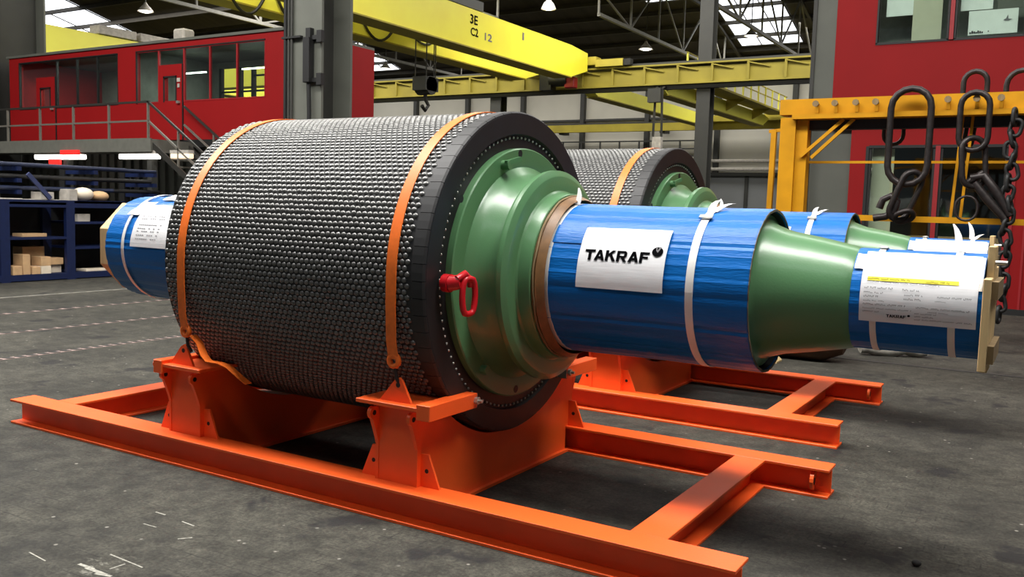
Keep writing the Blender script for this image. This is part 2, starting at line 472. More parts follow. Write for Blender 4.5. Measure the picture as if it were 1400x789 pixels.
obj('cable', MB().tube([(-8.27, 8.82, 4.15), (-8.25, 8.82, 3.6), (-8.27, 8.82, 1.)], .04, 8), DARK, bx, smooth=40)
for z in (5.0, 4.2):
    obj('clamp', MB().box(-8.2, -7.98, 8.83, 8.9, z-.04, z+.04).box(-8.06, -7.94, 8.8, 8.9, z-.1, z+.12), DARK, big)
obj('clamp_band', MB().box(-9.0, -8.5, 8.82, 8.9, 5.02, 5.06), DARK, big)
obj('conduit_arm', MB().bar((-8.35, 8.86, 6.1), (-7.98, 9.2, 5.95), .05, .07), DARK, big)
column(-25.2, -24.25, 11.75, 13.4, 12.3, 'dark steel column at the far left end of the red mezzanine office')
farcol = None
for x, d in ((-9.3, 'far dark steel column under the runway, right of the big crane girder'), (-19.9, 'far dark column half hidden behind the front pulley')):
    column(x-.3, x+.3, 33.75, 34.35, 13 if x == -9.3 else 7.4, d, m=COLDK)

# crane runways ----------------------------------------------------------
t = thing('crane_runway', (-30, 33.9, 7.4), 'long yellow crane runway girder with ribs, across the back of the hall', 'crane runway')
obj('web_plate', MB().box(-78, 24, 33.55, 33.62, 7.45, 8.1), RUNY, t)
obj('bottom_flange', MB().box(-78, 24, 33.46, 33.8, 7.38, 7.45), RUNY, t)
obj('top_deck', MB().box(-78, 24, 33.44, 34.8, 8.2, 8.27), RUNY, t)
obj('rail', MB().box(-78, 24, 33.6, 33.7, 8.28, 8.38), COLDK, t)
rib = None; x = -60.
while x < 10:
    if rib is None:
        rib = obj('rib', MB().box(x-.05, x+.05, 33.45, 33.56, 7.45, 8.2).bar((x, 33.46, 8.16), (x+.9, 33.53, 7.95), .05, .05), RUNY, t); x00 = x
    else: share('rib', rib, t, (x-x00, 0, 0))
    x += 1.55
obj('dark_ledge', MB().box(-78, 24, 33.62, 33.9, 7.2, 7.38), COLDK, t)  # dark box beneath the bottom flange
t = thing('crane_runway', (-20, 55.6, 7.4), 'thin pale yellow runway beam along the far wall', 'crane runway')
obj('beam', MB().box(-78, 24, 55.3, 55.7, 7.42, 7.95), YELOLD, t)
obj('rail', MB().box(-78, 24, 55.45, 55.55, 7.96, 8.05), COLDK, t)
rb = None
for k in range(10):
    x = -60+8*k
    if rb is None: rb = obj('bracket', MB().box(x-.2, x+.2, 55.7, 56.6, 7.3, 7.9), COLDK, t)
    else: share('bracket', rb, t, (8*k, 0, 0))
# overhead cranes -----------------------------------------------------
def girder(t, x0, x1, y0, y1, zb, zt, m, taper=1.6):
    # box girder along Y with bevelled ends and a proud bottom flange
    poly = [(y0, zb+.45), (y0+taper, zb), (y1-taper, zb), (y1, zb+.45), (y1, zt-.12), (y1-taper, zt), (y0+taper, zt), (y0, zt-.12)]
    g = obj('girder', MB().prism(poly, 0, x0, x1), m, t, fix=True)
    obj('bottom_flange', MB().box(x0-.06, x1+.06, y0+taper, y1-taper, zb-.05, zb-.002), YELOLD, g)
    obj('rail', MB().box((x0+x1)/2-.05, (x0+x1)/2+.05, y0, y1, zt+.002, zt+.07), COLDK, g)
    return g
t = thing('overhead_crane', (-15.8, 21.5, 7.6), 'big bright yellow two-girder overhead crane above the front pulley', 'overhead crane')
g1 = girder(t, -15.5, -14.72, 10.45, 33.36, 7.68, 9.05, YELLOW)
g2 = girder(t, -17.8, -17.05, 10.45, 33.36, 7.7, 9.0, YELPALE)
tx = obj('fleet_marking', fit2(text_mb('3E', 1, .02), 0, .5, 0, .34), INK, t)
def on_x_face(o, x, y, z):
    o.data.transform(Matrix(((0, 0, 1, 0), (1, 0, 0, 0), (0, 1, 0, 0), (0, 0, 0, 1))))
    o.data.transform(Matrix.Translation(Vector((x, y, z))-wloc(o.parent)))
    o.data.update()
tx.data.transform(Matrix.Translation(wloc(t))); on_x_face(tx, -14.71, 23.75, 8.52)
for body, y, z, ww, hh in (('C2', 23.8, 8.1, .5, .3), ('12', 24.75, 8.08, .5, .28)):
    tx = obj('fleet_marking', fit2(text_mb(body, 1, .02), 0, ww, 0, hh), INK if body == 'C2' else INKG, t)
    tx.data.transform(Matrix.Translation(wloc(t))); on_x_face(tx, -14.71, y, z)
obj('rating_plate', MB().box(-14.72, -14.705, 27.5, 27.62, 8.55, 8.85), INKG, t)
ec = obj('end_carriage', MB().box(-18.2, -14.3, 33.38, 33.9, 8.4, 8.78), YELOLD, t, bevel=.02)
obj('wheel_box', MB().box(-18.6, -18.2, 33.4, 33.9, 8.4, 8.7), COLDK, ec)
obj('buffer', MB().box(-14.3, -12.95, 33.3, 33.7, 8.3, 8.62), YELOLD, ec)
obj('buffer_pad', MB().box(-12.95, -12.6, 33.35, 33.65, 8.32, 8.6), DARK, ec)
obj('drive_motor', MB().tube([(-16.4, 33.0, 7.75), (-15.5, 33.0, 7.75)], .3, 12).box(-16.9, -16.3, 32.8, 33.3, 7.3, 8.1), DARK, t, smooth=40)
obj('gearbox', MB().box(-15.6, -15.1, 32.8, 33.2, 7.35, 7.85), REDDK, t, bevel=.04)
obj('end_carriage', MB().box(-18.2, -14.3, 9.95, 10.44, 8.2, 8.75), YELOLD, t)
# festoon cable loops under girder two
def loop(y, w_, d_, x=-16.98, z=7.72):
    return MB().tube([(x, y+w_*(k/10-.5), z-d_*math.sin(PI*k/10)**.7) for k in range(11)], .05, 6)
for y, w_, d_ in ((13.2, 1.7, .95), (15.2, 1.7, 1.0), (17.2, 1.7, .9), (19.2, 1.7, .75), (21.3, 1.9, .75), (24.0, 1.7, .45)):
    obj('festoon_loop', loop(y, w_, d_, z=8.4), CABLE, t, smooth=60)
# hoist on its trolley
tr = obj('trolley', MB().box(-17.7, -14.9, 22.4, 24.9, 9.15, 9.5).box(-17.0, -15.6, 22.8, 24.4, 9.5, 10.1), COLDK, t)
for x, y in ((-16.3, 22.6), (-16.1, 23.0), (-16.2, 23.6), (-16.35, 23.9)):
    obj('hoist_rope', MB().tube([(x, y, 9.2), (x, y, 6.5)], .025, 6), CABLE, tr)
hb = obj('hook_block', MB().box(-16.5, -15.9, 22.7, 23.5, 6.05, 6.55).tube([(-16.5, 23.1, 6.25), (-15.9, 23.1, 6.25)], .34, 14), COLDK, t, smooth=40)
obj('hook', MB().tube([(-16.2, 23.1, 6.05), (-16.2, 23.1, 5.75), (-16.2, 23.3, 5.55), (-16.2, 23.1, 5.35), (-16.2, 22.9, 5.5)], .07, 8), CABLE, hb, smooth=60)
# second crane, far left
t = thing('overhead_crane', (-33.4, 21.5, 7.6), 'pale yellow overhead crane seen over the left end of the red office', 'overhead crane')
girder(t, -33.5, -32.7, 10.45, 33.36, 7.2, 8.95, YELPALE)
for k in range(4):
    y = 21.0+2.1*k
    obj('control_cabinet', MB().box(-33.3, -32.6, y, y+1.9, 8.98, 9.36), CREAM, t, bevel=.02)
obj('end_carriage', MB().box(-36, -32.4, 33.38, 33.9, 8.4, 8.75), YELOLD, t)
# third crane, far bay
t = thing('overhead_crane', (-13, 46, 7.4), 'small pale yellow overhead crane in the far bay, right of the far column', 'overhead crane')
girder(t, -12.9, -12.3, 36, 54.6, 7.45, 8.15, YELPALE, 1.2)
girder(t, -16.6, -16.0, 36, 54.6, 7.5, 8.2, YELPALE, 1.2)
obj('end_carriage', MB().box(-17.2, -11.2, 54.7, 55.25, 7.9, 8.3), YELOLD, t)
wk = obj('walkway', MB().box(-12.28, -11.1, 36.5, 54.5, 8.2, 8.3), YELOLD, t)
rp = None
for k in range(13):
    y = 36.6+1.45*k
    if rp is None: rp = obj('railing_post', MB().box(-11.2, -11.12, y, y+.08, 8.3, 9.3), YELPALE, wk)
    else: share('railing_post', rp, wk, (0, 1.45*k, 0))
for z in (8.8, 9.25): obj('handrail', MB().box(-11.18, -11.14, 36.5, 54.5, z, z+.06), YELOLD, wk)
for y in (37, 41, 46, 51): obj('walkway_bracket', MB().prism([(-12.3, 8.2), (-11.2, 8.2), (-12.3, 7.6)], 1, y, y+.1), YELOLD, wk)
# cable bundle and box at the far column
t = thing('cable_drop', (-10.6, 33.4, 4.5), 'dark hanging cable drop with switch boxes left of the far column', 'cable')
obj('cable', MB().tube([(-11.3, 33.6, 7.3), (-11.3, 33.3, 7.2), (-11.35, 33.3, 5.2), (-11.2, 33.3, 3.2)], .06, 6).tube([(-11.0, 33.6, 7.3), (-11.0, 33.3, 7.2), (-10.95, 33.3, 4.6), (-11.1, 33.3, 3.2)], .06, 6), CABLE, t)
obj('junction_box', MB().box(-11.6, -11.0, 33.1, 33.4, 6.6, 7.2), COLDK, t); obj('junction_box', MB().box(-11.3, -10.9, 33.1, 33.35, 4.6, 5.1), CREAM, t)

# pendant lamps
def pendant(x, y, z, label, rr=.35):
    t = thing('pendant_lamp', (x, y, z), label, 'ceiling lamp', 'bell-shaped pendant lamps')
    zc_ = bay_z(y, *next(b for b in BAYS if b[0] <= y <= b[1]))
    obj('rod', MB().tube([(x, y, z+.3), (x, y, zc_+.02)], .03, 6), COLDK, t)
    m = MB(); n = 16
    pr = [(.06, .45), (.1, .35), (.22, .22), (rr, 0)]
    o = 0
    for q, h in pr:
        for k in range(n): m.v.append((x+q*math.cos(2*PI*k/n), y+q*math.sin(2*PI*k/n), z+h))
    for i in range(len(pr)-1):
        for k in range(n): m.f.append((i*n+k, i*n+(k+1) % n, i*n+n+(k+1) % n, i*n+n+k))
    obj('shade', m, CREAM, t, smooth=60)
    obj('bulb', MB().ball((x, y, z+.04), rr*.8, 12, 6, (1, 1, .35)), LAMPG, t, smooth=60)
def at_y(px, py, y):
    d = f+r*((px-700)/FPX)-u*((py-394.5)/FPX)
    k = (y-cam.matrix_world.translation.y)/d.y
    return cam.matrix_world.translation+d*k
for px, py, y, lab in ((750, 9, 30, 'lit bell-shaped pendant lamp at the top, above the big girder end'), (527, 92, 44, 'lit pendant lamp low behind the crane, left of the hoist ropes'),
                       (883, 65, 44, 'lit pendant lamp left of the far dark column'), (199, 13, 26, 'lit pendant lamp above the red mezzanine office'), (1027, 47, 47, 'dark pendant lamp against the skylight')):
    p = at_y(px, py, y); pendant(p.x, p.y, p.z-.1, lab, .4 if y != 30 else .32)

# ------------------------------------------------------------------ red mezzanine office (left)
OX0, OX1, OY0, OY1, OZ0, OZ1 = -24.1, -12.1, 12.1, 15.3, 3.42, 6.02
t = thing('mezzanine_office', ((OX0+OX1)/2, OY0, 0), 'long red mezzanine office with dark window bands, raised at the left', 'office')
W1 = (-23.55, -18.72); W2 = (-17.9, -12.9); WB, WT = 4.43, 5.84
D1 = (-22.62, -21.68); D2 = (-16.92, -15.98)
fr = MB()
yq0, yq1 = OY0, OY0+.12
# front wall: pieces round the window bands and the door leaves
fr.box(OX0, W1[0], yq0, yq1, OZ0, OZ1).box(W1[1], W2[0], yq0, yq1, OZ0, OZ1).box(W2[1], OX1, yq0, yq1, OZ0, OZ1)
for a, b, d in ((W1[0], W1[1], D1), (W2[0], W2[1], D2)):
    fr.box(a, b, yq0, yq1, WT, OZ1)
    fr.box(a, d[0], yq0, yq1, OZ0, WB).box(d[1], b, yq0, yq1, OZ0, WB)
obj('front_wall', fr, REDW, t)
obj('end_wall', MB().box(OX1-.12, OX1, yq1, OY1, OZ0, OZ1), REDW, t)
obj('end_wall', MB().box(OX0, OX0+.12, yq1, OY1, OZ0, OZ1), REDW, t)
RW0, RW1, RWB, RWT = -18.15, -15.9, 4.85, 5.84
bw = MB().box(OX0, RW0, OY1-.1, OY1, OZ0, OZ1).box(RW0, RW1, OY1-.1, OY1, OZ0, RWB).box(RW0, RW1, OY1-.1, OY1, RWT, OZ1).box(RW1, OX1-.12, OY1-.1, OY1, OZ0, OZ1)
obj('rear_wall', bw, OFFIN, t)
for x_ in (RW0, -17.3, -16.75): obj('rear_window_bar', MB().box(x_, x_+.1, OY1-.12, OY1, RWB, RWT), DARK, t)
obj('rear_window_bar', MB().box(-16.65, RW1, OY1-.1, OY1-.03, 5.55, 5.6), DARK, t)
obj('rear_window_bar', MB().box(RW0, RW1, OY1-.1, OY1-.03, RWB+.25, RWB+.3), DARK, t)
obj('floor_slab', MB().box(OX0, OX1, OY0, OY1, OZ0-.2, OZ0), DARK, t)
obj('partition', MB().box(-18.6, -18.5, yq1, OY1-.1, OZ0, OZ1), OFFIN, t)
obj('roof_slab', MB().box(OX0-.1, OX1, OY0-.04, OY1, OZ1, OZ1+.07), COLGREY, t)
obj('roof_vent', MB().box(-16.9, -16.45, 12.5, 12.9, OZ1+.07, OZ1+.45), CREAM, t, bevel=.05)
for a, b in (W1, W2):
    obj('window_ledge', MB().box(a, b, yq0-.03, yq0, WT-.01, WT+.02).box(a, a+.04, yq0-.03, yq0, WB, WT), DARK, t)
ms = {0: (-21.62, -20.63, -19.66), 1: (-16.96, -15.93, -14.92, -13.91)}
for i, (a, b) in enumerate((W1, W2)):
    d = (D1, D2)[i]
    xs = [a]+list(ms[i])+[b]
    for k in range(len(xs)-1):
        q0, q1 = xs[k], xs[k+1]
        w_ = obj('window', MB().box(q0, q0+.022, yq0-.01, yq0+.05, WB, WT).box(q1-.022, q1, yq0-.01, yq0+.05, WB, WT).box(q0+.022, q1-.022, yq0-.01, yq0+.05, WT-.03, WT).box(q0+.022, q1-.022, yq0-.01, yq0+.05, WB, WB+.03), REDDK if i else DARK, t)
        lo = WB+.03
        if q0 < d[0]+.2 < q1 and i == 1: lo = 5.45
        obj('pane', MB().box(q0+.022, q1-.022, yq0+.015, yq0+.03, lo, WT-.03), GLASS, w_)
for i, d in enumerate((D1, D2)):
    zt = 5.42 if i else 5.36
    dr = obj('door', MB().box(d[0], d[0]+.22, yq0-.04, yq1-.02, OZ0, zt).box(d[1]-.22, d[1], yq0-.04, yq1-.02, OZ0, zt).box(d[0]+.22, d[1]-.22, yq0-.04, yq1-.02, zt-.32, zt).box(d[0]+.22, d[1]-.22, yq0-.04, yq1-.02, OZ0, WB+.03), REDW, t)
    obj('pane', MB().box(d[0]+.22, d[1]-.22, yq0+.02, yq0+.04, WB+.03, zt-.32), GLASS, dr)
    obj('glazing_frame', MB().box(d[0]+.2, d[0]+.24, yq0-.05, yq0-.03, WB, zt-.3).box(d[1]-.24, d[1]-.2, yq0-.05, yq0-.03, WB, zt-.3).box(d[0]+.2, d[1]-.2, yq0-.05, yq0-.03, zt-.34, zt-.3), DARK, dr)
    obj('handle', MB().box(d[1]-.16, d[1]-.06, yq0-.1, yq0-.04, WB-.05, WB+.02), STEEL, dr)
    if i: obj('notice', MB().box(d[1]-.17, d[1]-.05, yq0-.06, yq0-.045, 4.95, 5.05).box(d[1]-.15, d[1]-.07, yq0-.06, yq0-.045, 4.8, 4.9), CREAM, dr)
    obj('door_gap', MB().box(d[1]-.01, d[1]+.03, yq0-.03, yq0-.005, OZ0, zt), DARK, t)
for x in (-17.4, -14.8): obj('ceiling_tube_and_fill', MB().box(x-.6, x+.5, 13.6, 13.66, 5.45, 5.48), mat('office_tube_and_fill', (235, 240, 235), .5, emit=(225, 240, 230), es=9), t)
obj('ceiling_tube_and_fill', MB().box(-22.5, -19.5, 12.45, 12.55, 5.93, 5.98), MATS['office_tube_and_fill'], t)  # unseen glowing strip added behind the header to brighten the left room
for x, p_ in ((-21.2, 90), (-16.0, 60)):
    area('office_fill', (x, 13.4, 5.9), 2.0, .4, p_, (.95, 1, .95))  # added fill lights that brighten the office rooms
obj('wall_poster', MB().box(-19.4, -18.9, OY1-.14, OY1-.105, 4.5, 5.2), BEIGE, t)
# support legs and lower wall below
lw = MB(); n = 66
for k in range(n):
    x = -24.4+12.4*k/n; d = .09 if k % 2 else 0
    lw.box(x, x+12.4/n, 12.6-d, 12.75, 0, 3.2)
struct('wall_lower', lw, WALLB)
# yellow beam added behind the office for the yellow in its glass
tag(obj('added_yellow_beam', MB().box(-24, -18.0, 18.0, 18.5, 5.75, 7.2), YELPALE), 'added yellow beam behind the rear window of the red mezzanine office', 'beam')

t = thing('walkway', (-20, 11.4, 3.2), 'grey steel access walkway with railing and stairs in front of the red office', 'walkway')
obj('deck', MB().box(-26, -15.55, 10.8, 12.08, 3.06, 3.34), DECK, t)
obj('deck_edge', MB().box(-26, -15.55, 10.76, 10.8, 3.02, 3.36), DECK, t)
for k, x in enumerate((-23.6, -22.05, -20.45, -18.9, -17.35, -15.75)):
    obj('railing_post', MB().bar((x, 10.85, 3.34), (x, 10.85, 4.28), .05, .05, (0, 1, 0)), RAILM, t)
obj('handrail', MB().bar((-26, 10.85, 4.28), (-15.7, 10.85, 4.28), .05, .05), RAILD, t)
obj('knee_rail', MB().bar((-26, 10.85, 3.8), (-15.7, 10.85, 3.8), .045, .045), RAILM, t)
st = obj('stair_stringer', MB().bar((-15.6, 10.85, 3.2), (-10.6, 10.85, 0.02), .05, .14), RAILD, t)
obj('stair_stringer', MB().bar((-15.6, 11.95, 3.2), (-10.6, 11.95, 0.02), .05, .14), RAILD, t)
tread = None
for k in range(16):
    x = -15.4+.3*k; z = 3.0-.19*k
    if tread is None: tread = obj('stair_tread', MB().box(x-.13, x+.13, 10.88, 11.92, z, z+.04), DECK, t); tx0, tz0 = x, z
    else: share('stair_tread', tread, t, (x-tx0, 0, z-tz0))
for y, m in ((10.85, RAILM), (11.95, RAILM)):
    obj('stair_knee_rail', MB().bar((-15.75, y, 3.8), (-10.9, y, .72), .045, .045), m, t)
    obj('stair_handrail', MB().bar((-15.75, y, 4.28), (-10.9, y, 1.2), .05, .05), RAILD, t)
    for k in range(4):
        x = -14.6+1.2*k; z = 3.2-(x+15.6)*.636
        obj('railing_post', MB().bar((x, y, z), (x, y, z+.95), .045, .045, (0, 1, 0)), RAILM, t)
for x, y in ((-23.4, 11.0), (-19.4, 11.0), (-15.8, 11.0)):
    obj('support_leg', MB().box(x-.09, x+.09, y-.09, y+.09, 0, 3.06), COLDK, t)
for x0, x1, lab in ((-20.75, -18.55, 'lit fluorescent tube under the walkway, leftmost beside the red sign'), (-16.95, -15.45, 'lit fluorescent tube under the walkway, middle one'), (-14.9, -14.2, 'short dim fluorescent tube under the stairs')):
    q = thing('fluorescent_lamp', ((x0+x1)/2, 10.9, 2.85), lab, 'lamp', 'tube lamps under the walkway')
    obj('diffuser', MB().box(x0, x1, 10.83, 11.0, 2.84, 2.97), TUBEL if x1 < -15 else mat('dim_tube', (240, 220, 190), .5, emit=(250, 225, 190), es=.8), q, bevel=.02)
    obj('housing', MB().box(x0, x1, 10.83, 11.0, 2.97, 3.055), CREAM, q)
tag(obj('warning_sign', MB().box(-20.05, -19.55, 10.83, 10.9, 2.6, 2.839), REDBOX), 'small red lit sign hanging below the leftmost tube lamp', 'sign')
tag(obj('warning_sign', MB().box(-19.3, -18.5, 10.7, 10.759, 2.95, 3.08), REDBOX), 'long red sign on the walkway edge above the leftmost tube lamp', 'sign')

# ------------------------------------------------------------------ blue shelves at the left
def shelf(y0, y1, label, levels, h=1.75):
    t = thing('storage_shelf', (-15, (y0+y1)/2, 0), label, 'shelf', 'blue steel storage shelves')
    for x in (-14.55, -15.45):
        for y in (y0+.05, y1-.05): obj('post', MB().box(x-.05, x+.05, y-.05, y+.05, 0, h), SHELFB, t)
    for z in levels: obj('shelf_board', MB().box(-15.5, -14.5, y0+.1, y1-.1, z-.05, z), SHELFB, t)
    obj('top_beam', MB().box(-14.6, -14.5, y0+.1, y1-.1, h-.16, h), SHELFB, t)
    obj('kick_beam', MB().box(-14.58, -14.5, y0+.1, y1-.1, .02, .1), SHELFB, t)
    obj('back_shade_panel', MB().box(-15.52, -15.5, y0, y1, .1, h), DARK, t)  # dark sheet added to paint in the shade behind the boards
    return t
shelf(4.95, 6.44, 'blue steel storage shelf cut by the left picture edge', (.15, .95, 1.7))
shelf(6.44, 7.9, 'blue steel storage shelf with cardboard boxes on its bottom board', (.15, .95, 1.7))
shelf(7.9, 9.9, 'blue steel storage shelf nearest the blue wrapped shaft end', (.15, .72, 1.28, 1.74))
for i, (y0, y1, z0, z1, x, m, lab) in enumerate((
        (6.6, 6.8, .15, .34, -14.6, CARD, 'small cardboard box, leftmost on the bottom shelf board'),
        (6.83, 6.99, .15, .58, -14.62, CARD, 'tall cardboard box standing on the bottom shelf board'),
        (7.02, 7.2, .15, .31, -14.6, CARD, 'low cardboard box between the tall one and the pale one'),
        (7.22, 7.44, .15, .32, -14.6, CARDP, 'pale cardboard box on the bottom shelf board'),
        (7.22, 7.44, .322, .52, -14.6, CARD, 'cardboard box stacked on the pale box'),
        (7.48, 7.8, .15, .33, -14.8, CARDP, 'pale flat box at the right end of the bottom shelf board'),
        (7.47, 7.8, .332, .48, -14.72, CARD, 'open cardboard tray lying on the flat box'),
        (7.1, 7.6, .15, .72, -15.1, CARD, 'large cardboard box at the back of the bottom shelf board'),
        (6.9, 7.45, .95, 1.02, -14.75, CARD, 'flat tan bundle on the middle shelf board'),
        (8.15, 8.45, 1.28, 1.45, -14.7, CREAM, 'grey carton on the upper board of the shelf by the shaft end'),
        (8.3, 8.9, .15, .2, -14.65, CARDP, 'pale plank on the bottom board of the shelf by the shaft end'),
        (7.05, 7.75, 1.7, 1.76, -14.7, CREAM, 'white slat lying on top of the box shelf'),
        (7.3, 7.6, 1.762, 1.92, -14.7, CREAM, 'grey carton on top of the box shelf'),
        (7.95, 8.15, 1.74, 2.0, -14.7, CREAM, 'grey bin on top of the shelf left of the white sack'),
        (6.5, 6.9, 1.7, 1.77, -14.7, CREAM, 'white strip on top of the box shelf near the left post'))):
    tag(obj('carton', MB().box(x-.3, x+.08, y0, y1, z0, z1), m, bevel=.006), lab, 'box', 'boxes on the blue shelves')
for y0, y1, z1, lab, m in ((8.17, 8.62, 2.05, 'white sack lying on top of the blue shelf', CARDP), (8.6, 9.0, 1.98, 'tan sack lying on top of the blue shelf', CARD)):
    tag(obj('sack', MB().ball((-14.8, (y0+y1)/2, (1.74+z1)/2), 1, 12, 8, (.25, (y1-y0)/2, (z1-1.74)/2)), m, smooth=60), lab, 'sack')
# dark cantilever bars lying above the shelves
t = thing('cantilever_rack', (-15.9, 8, 0), 'dark cantilever rack standing behind and above the blue shelves', 'rack')
for y in (5.2, 7.0, 8.8, 10.4):
    obj('upright', MB().box(-16.2, -16.0, y-.08, y+.08, 0, 2.56), DARK, t)
    for z in (1.95, 2.2, 2.45): obj('arm', MB().box(-16.0, -14.9, y-.05, y+.05, z-.09, z), SHELFB, t)
for k in range(14):
    z = (1.95, 2.2, 2.45)[k % 3]+.045; x = -15.0-.14*(k//3)
    tag(obj('steel_bar', MB().tube([(x, 4.6+.3*(k % 4), z), (x, 9.3+.35*((k*3) % 5), z)], .045, 8), DARK if k % 2 else mat('dark_blue_bar', (26, 36, 62), .5)),
        'dark steel bar lying on the '+('lowest', 'middle', 'topmost')[k % 3]+' arms of the rack above the blue shelves', 'bar', 'steel bars on the dark rack')
tag(obj('brace_bar', MB().bar((-14.6, 7.0, 2.3), (-14.6, 7.5, 1.78), .05, .09), mat('blue_grey_bar', (52, 60, 96), .5)), 'blue grey bar leaning on top of the box shelf', 'bar')

# ------------------------------------------------------------------ red two-storey office at the right
t = thing('workshop_office', (4, 16.5, 0), 'red two-storey workshop office with papered windows, at the right', 'office')
Y = 16.5
obj('grey_wall', MB().box(-.64, -.2, Y+.02, 19, 3.9, 10).box(-.78, .24, Y+.25, 19, 0, 3.9), COLGREY, t)
obj('corner_post', MB().box(-.7, -.62, Y-.02, Y+.1, 0, 10), COLDK, t)
UZ = 5.54; UT = 7.3
fr = MB()
fr.box(-.2, .62, Y, Y+.15, 3.9, 10).box(3.4, 9, Y, Y+.15, UZ-.02, UT).box(.62, 9, Y, Y+.15, 3.9, UZ-.02).box(.62, 9, Y, Y+.15, UT, 10)
obj('upper_wall', fr, REDW, t)
obj('side_wall', MB().box(-.2, -.05, Y+.15, 22, 3.9, 10), REDW, t)
obj('soffit_shade_strip', MB().box(-.2, 9, Y+.1, Y+.3, 3.78, 3.9), DARK, t)  # dark strip stands in for the shade under the overhang
lo = MB().box(.24, .58, Y+.05, Y+.2, .12, 3.78).box(.58, 9, Y+.05, Y+.2, 3.4, 3.78).box(3.4, 9, Y+.05, Y+.2, .12, 3.4)
obj('lower_wall', lo, REDW, t)
obj('lower_mullion', MB().box(1.93, 2.02, Y+.02, Y+.2, .12, 3.4).box(3.26, 3.42, Y+.02, Y+.2, .12, 3.4).box(3.62, 3.66, Y+.02, Y+.06, .12, 3.4), REDDK, t)
obj('lower_frame', MB().box(.56, .62, Y+.03, Y+.2, .12, 3.4).box(.62, 3.3, Y+.03, Y+.2, 3.36, 3.42), DARK, t)
obj('plinth', MB().box(.24, 9, Y, Y+.2, 0, .12), DARK, t)
for x0, x1 in ((.62, 1.93), (2.02, 3.26)):
    w_ = obj('window', MB().box(x0, x0+.05, Y+.06, Y+.16, .12, 3.36).box(x1-.05, x1, Y+.06, Y+.16, .12, 3.36).box(x0, x1, Y+.06, Y+.16, .12, .2), DARK, t)
    obj('pane', MB().box(x0+.05, x1-.05, Y+.1, Y+.12, .2, 3.36), GLASS, w_)
obj('blind', MB().box(.66, 1.1, Y+.3, Y+.32, .6, 3.36), BEIGE, t)
obj('desk', MB().box(1.35, 3.2, Y+1.2, Y+1.8, .7, 1.5), CARD, t)
obj('room_back', MB().box(.2, 9, Y+3, Y+3.1, 0, 10), COLDK, t)
obj('mid_floor', MB().box(-.2, 9, Y+.3, Y+3, 3.78, 3.95), COLDK, t)
for x0, x1 in ((.62, 2.02), (2.12, 3.4)):
    w_ = obj('window', MB().box(x0, x0+.035, Y-.01, Y+.12, UZ, UT).box(x1-.035, x1, Y-.01, Y+.12, UZ, UT).box(x0, x1, Y-.01, Y+.12, UZ-.02, UZ+.025).box(x0, x1, Y-.01, Y+.12, UT-.05, UT), DARK, t)
    obj('pane', MB().box(x0+.06, x1-.06, Y+.08, Y+.1, UZ+.03, UT-.05), GLASS, w_)
obj('upper_mullion', MB().box(2.03, 2.11, Y-.03, Y+.14, UZ, UT), REDDK, t)
WP = mat('window_paper', (236, 240, 236), .7, var=.04, emit=(225, 232, 226), es=.0)
obj('window_paper', MB().box(.78, 1.3, Y+.13, Y+.14, 6.12, 7.0), WP, t)
obj('window_paper', MB().box(1.3, 1.86, Y+.13, Y+.14, UZ+.05, 7.2), BEIGE, t)
obj('window_paper', MB().box(2.2, 2.78, Y+.13, Y+.14, 6.12, 7.0), WP, t)
pp = obj('window_paper', MB().box(2.36, 3.24, Y+.12, Y+.13, 5.62, 6.1), WP, t)
m_ = MB()
for k in range(7): m_.box(2.39+.036*k, 2.39+.036*k+.026, Y+.112, Y+.118, 5.65, 5.65+.03+.012*(k*5 % 3))
m_.box(2.72, 2.74, Y+.112, Y+.118, 5.67, 5.69)
obj('print_line', m_, INK, pp)
obj('print_emblem', MB().prism([(2.98, 5.88), (3.02, 5.86), (3.08, 5.86), (3.14, 5.89), (3.07, 5.9), (3.06, 5.98), (3.03, 5.91)], 1, Y+.112, Y+.118), INKG, pp)
obj('window_paper', MB().box(2.86, 3.3, Y+.15, Y+.16, 6.1, 6.4), COLGREY, t)
obj('room_panel', MB().box(.3, 3.6, Y+.9, Y+.95, 4.5, 8), mat('upper_room_wall', (150, 156, 148), .8), t)  # plain pale panel behind the upper windows

# ------------------------------------------------------------------ yellow rack with chains
t = thing('lifting_gear_rack', (2.5, 9.4, 0), 'yellow steel rack holding heavy lifting chains, in front of the right office', 'rack')
for x in (.64, 7.2):
    obj('post', MB().box(x, x+.22, 9.3, 9.62, 0, 3.3).box(x+.22, x+.38, 9.36, 9.56, 0, 3.3), YELRACK, t)
obj('top_beam', MB().box(.62, 7.6, 9.3, 9.6, 3.34, 3.56), YELRACK, t)
obj('beam_lip', MB().box(.82, 7.6, 9.22, 9.62, 3.27, 3.34), YELRACK, t)
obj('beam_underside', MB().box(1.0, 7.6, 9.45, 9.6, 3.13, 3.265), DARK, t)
obj('brace', MB().bar((.95, 9.32, 2.74), (1.52, 9.32, 3.26), .04, .045), YELRACK, t)
obj('brace', MB().bar((1.1, 9.32, 2.72), (1.66, 9.32, 3.26), .04, .045), YELRACK, t)
obj('thin_rail', MB().box(.9, 7.3, 9.5, 9.53, 2.65, 2.685), YELRACK, t)
obj('low_rail', MB().box(1.6, 7.3, 9.3, 9.4, 1.84, 1.92), YELRACK, t)
for x in (2.98, 3.1): obj('tie_bar', MB().bar((x-.02, 9.46, 1.9), (x+.05, 9.46, 3.3), .035, .035, (0, 1, 0)), YELRACK, t)
for x in (1.16, 1.42, 1.7, 1.96, 2.86, 3.2, 3.48):
    pg = obj('peg', MB().tube([(x, 9.3, 3.47), (x, 9.16, 3.47)], .022, 8).tube([(x, 9.155, 3.47), (x, 9.13, 3.47)], .045, 8), WOODD, t, smooth=40)
    obj('peg_bracket', MB().box(x-.025, x+.02, 9.26, 9.3, 3.35, 3.46), YELRACK, pg)
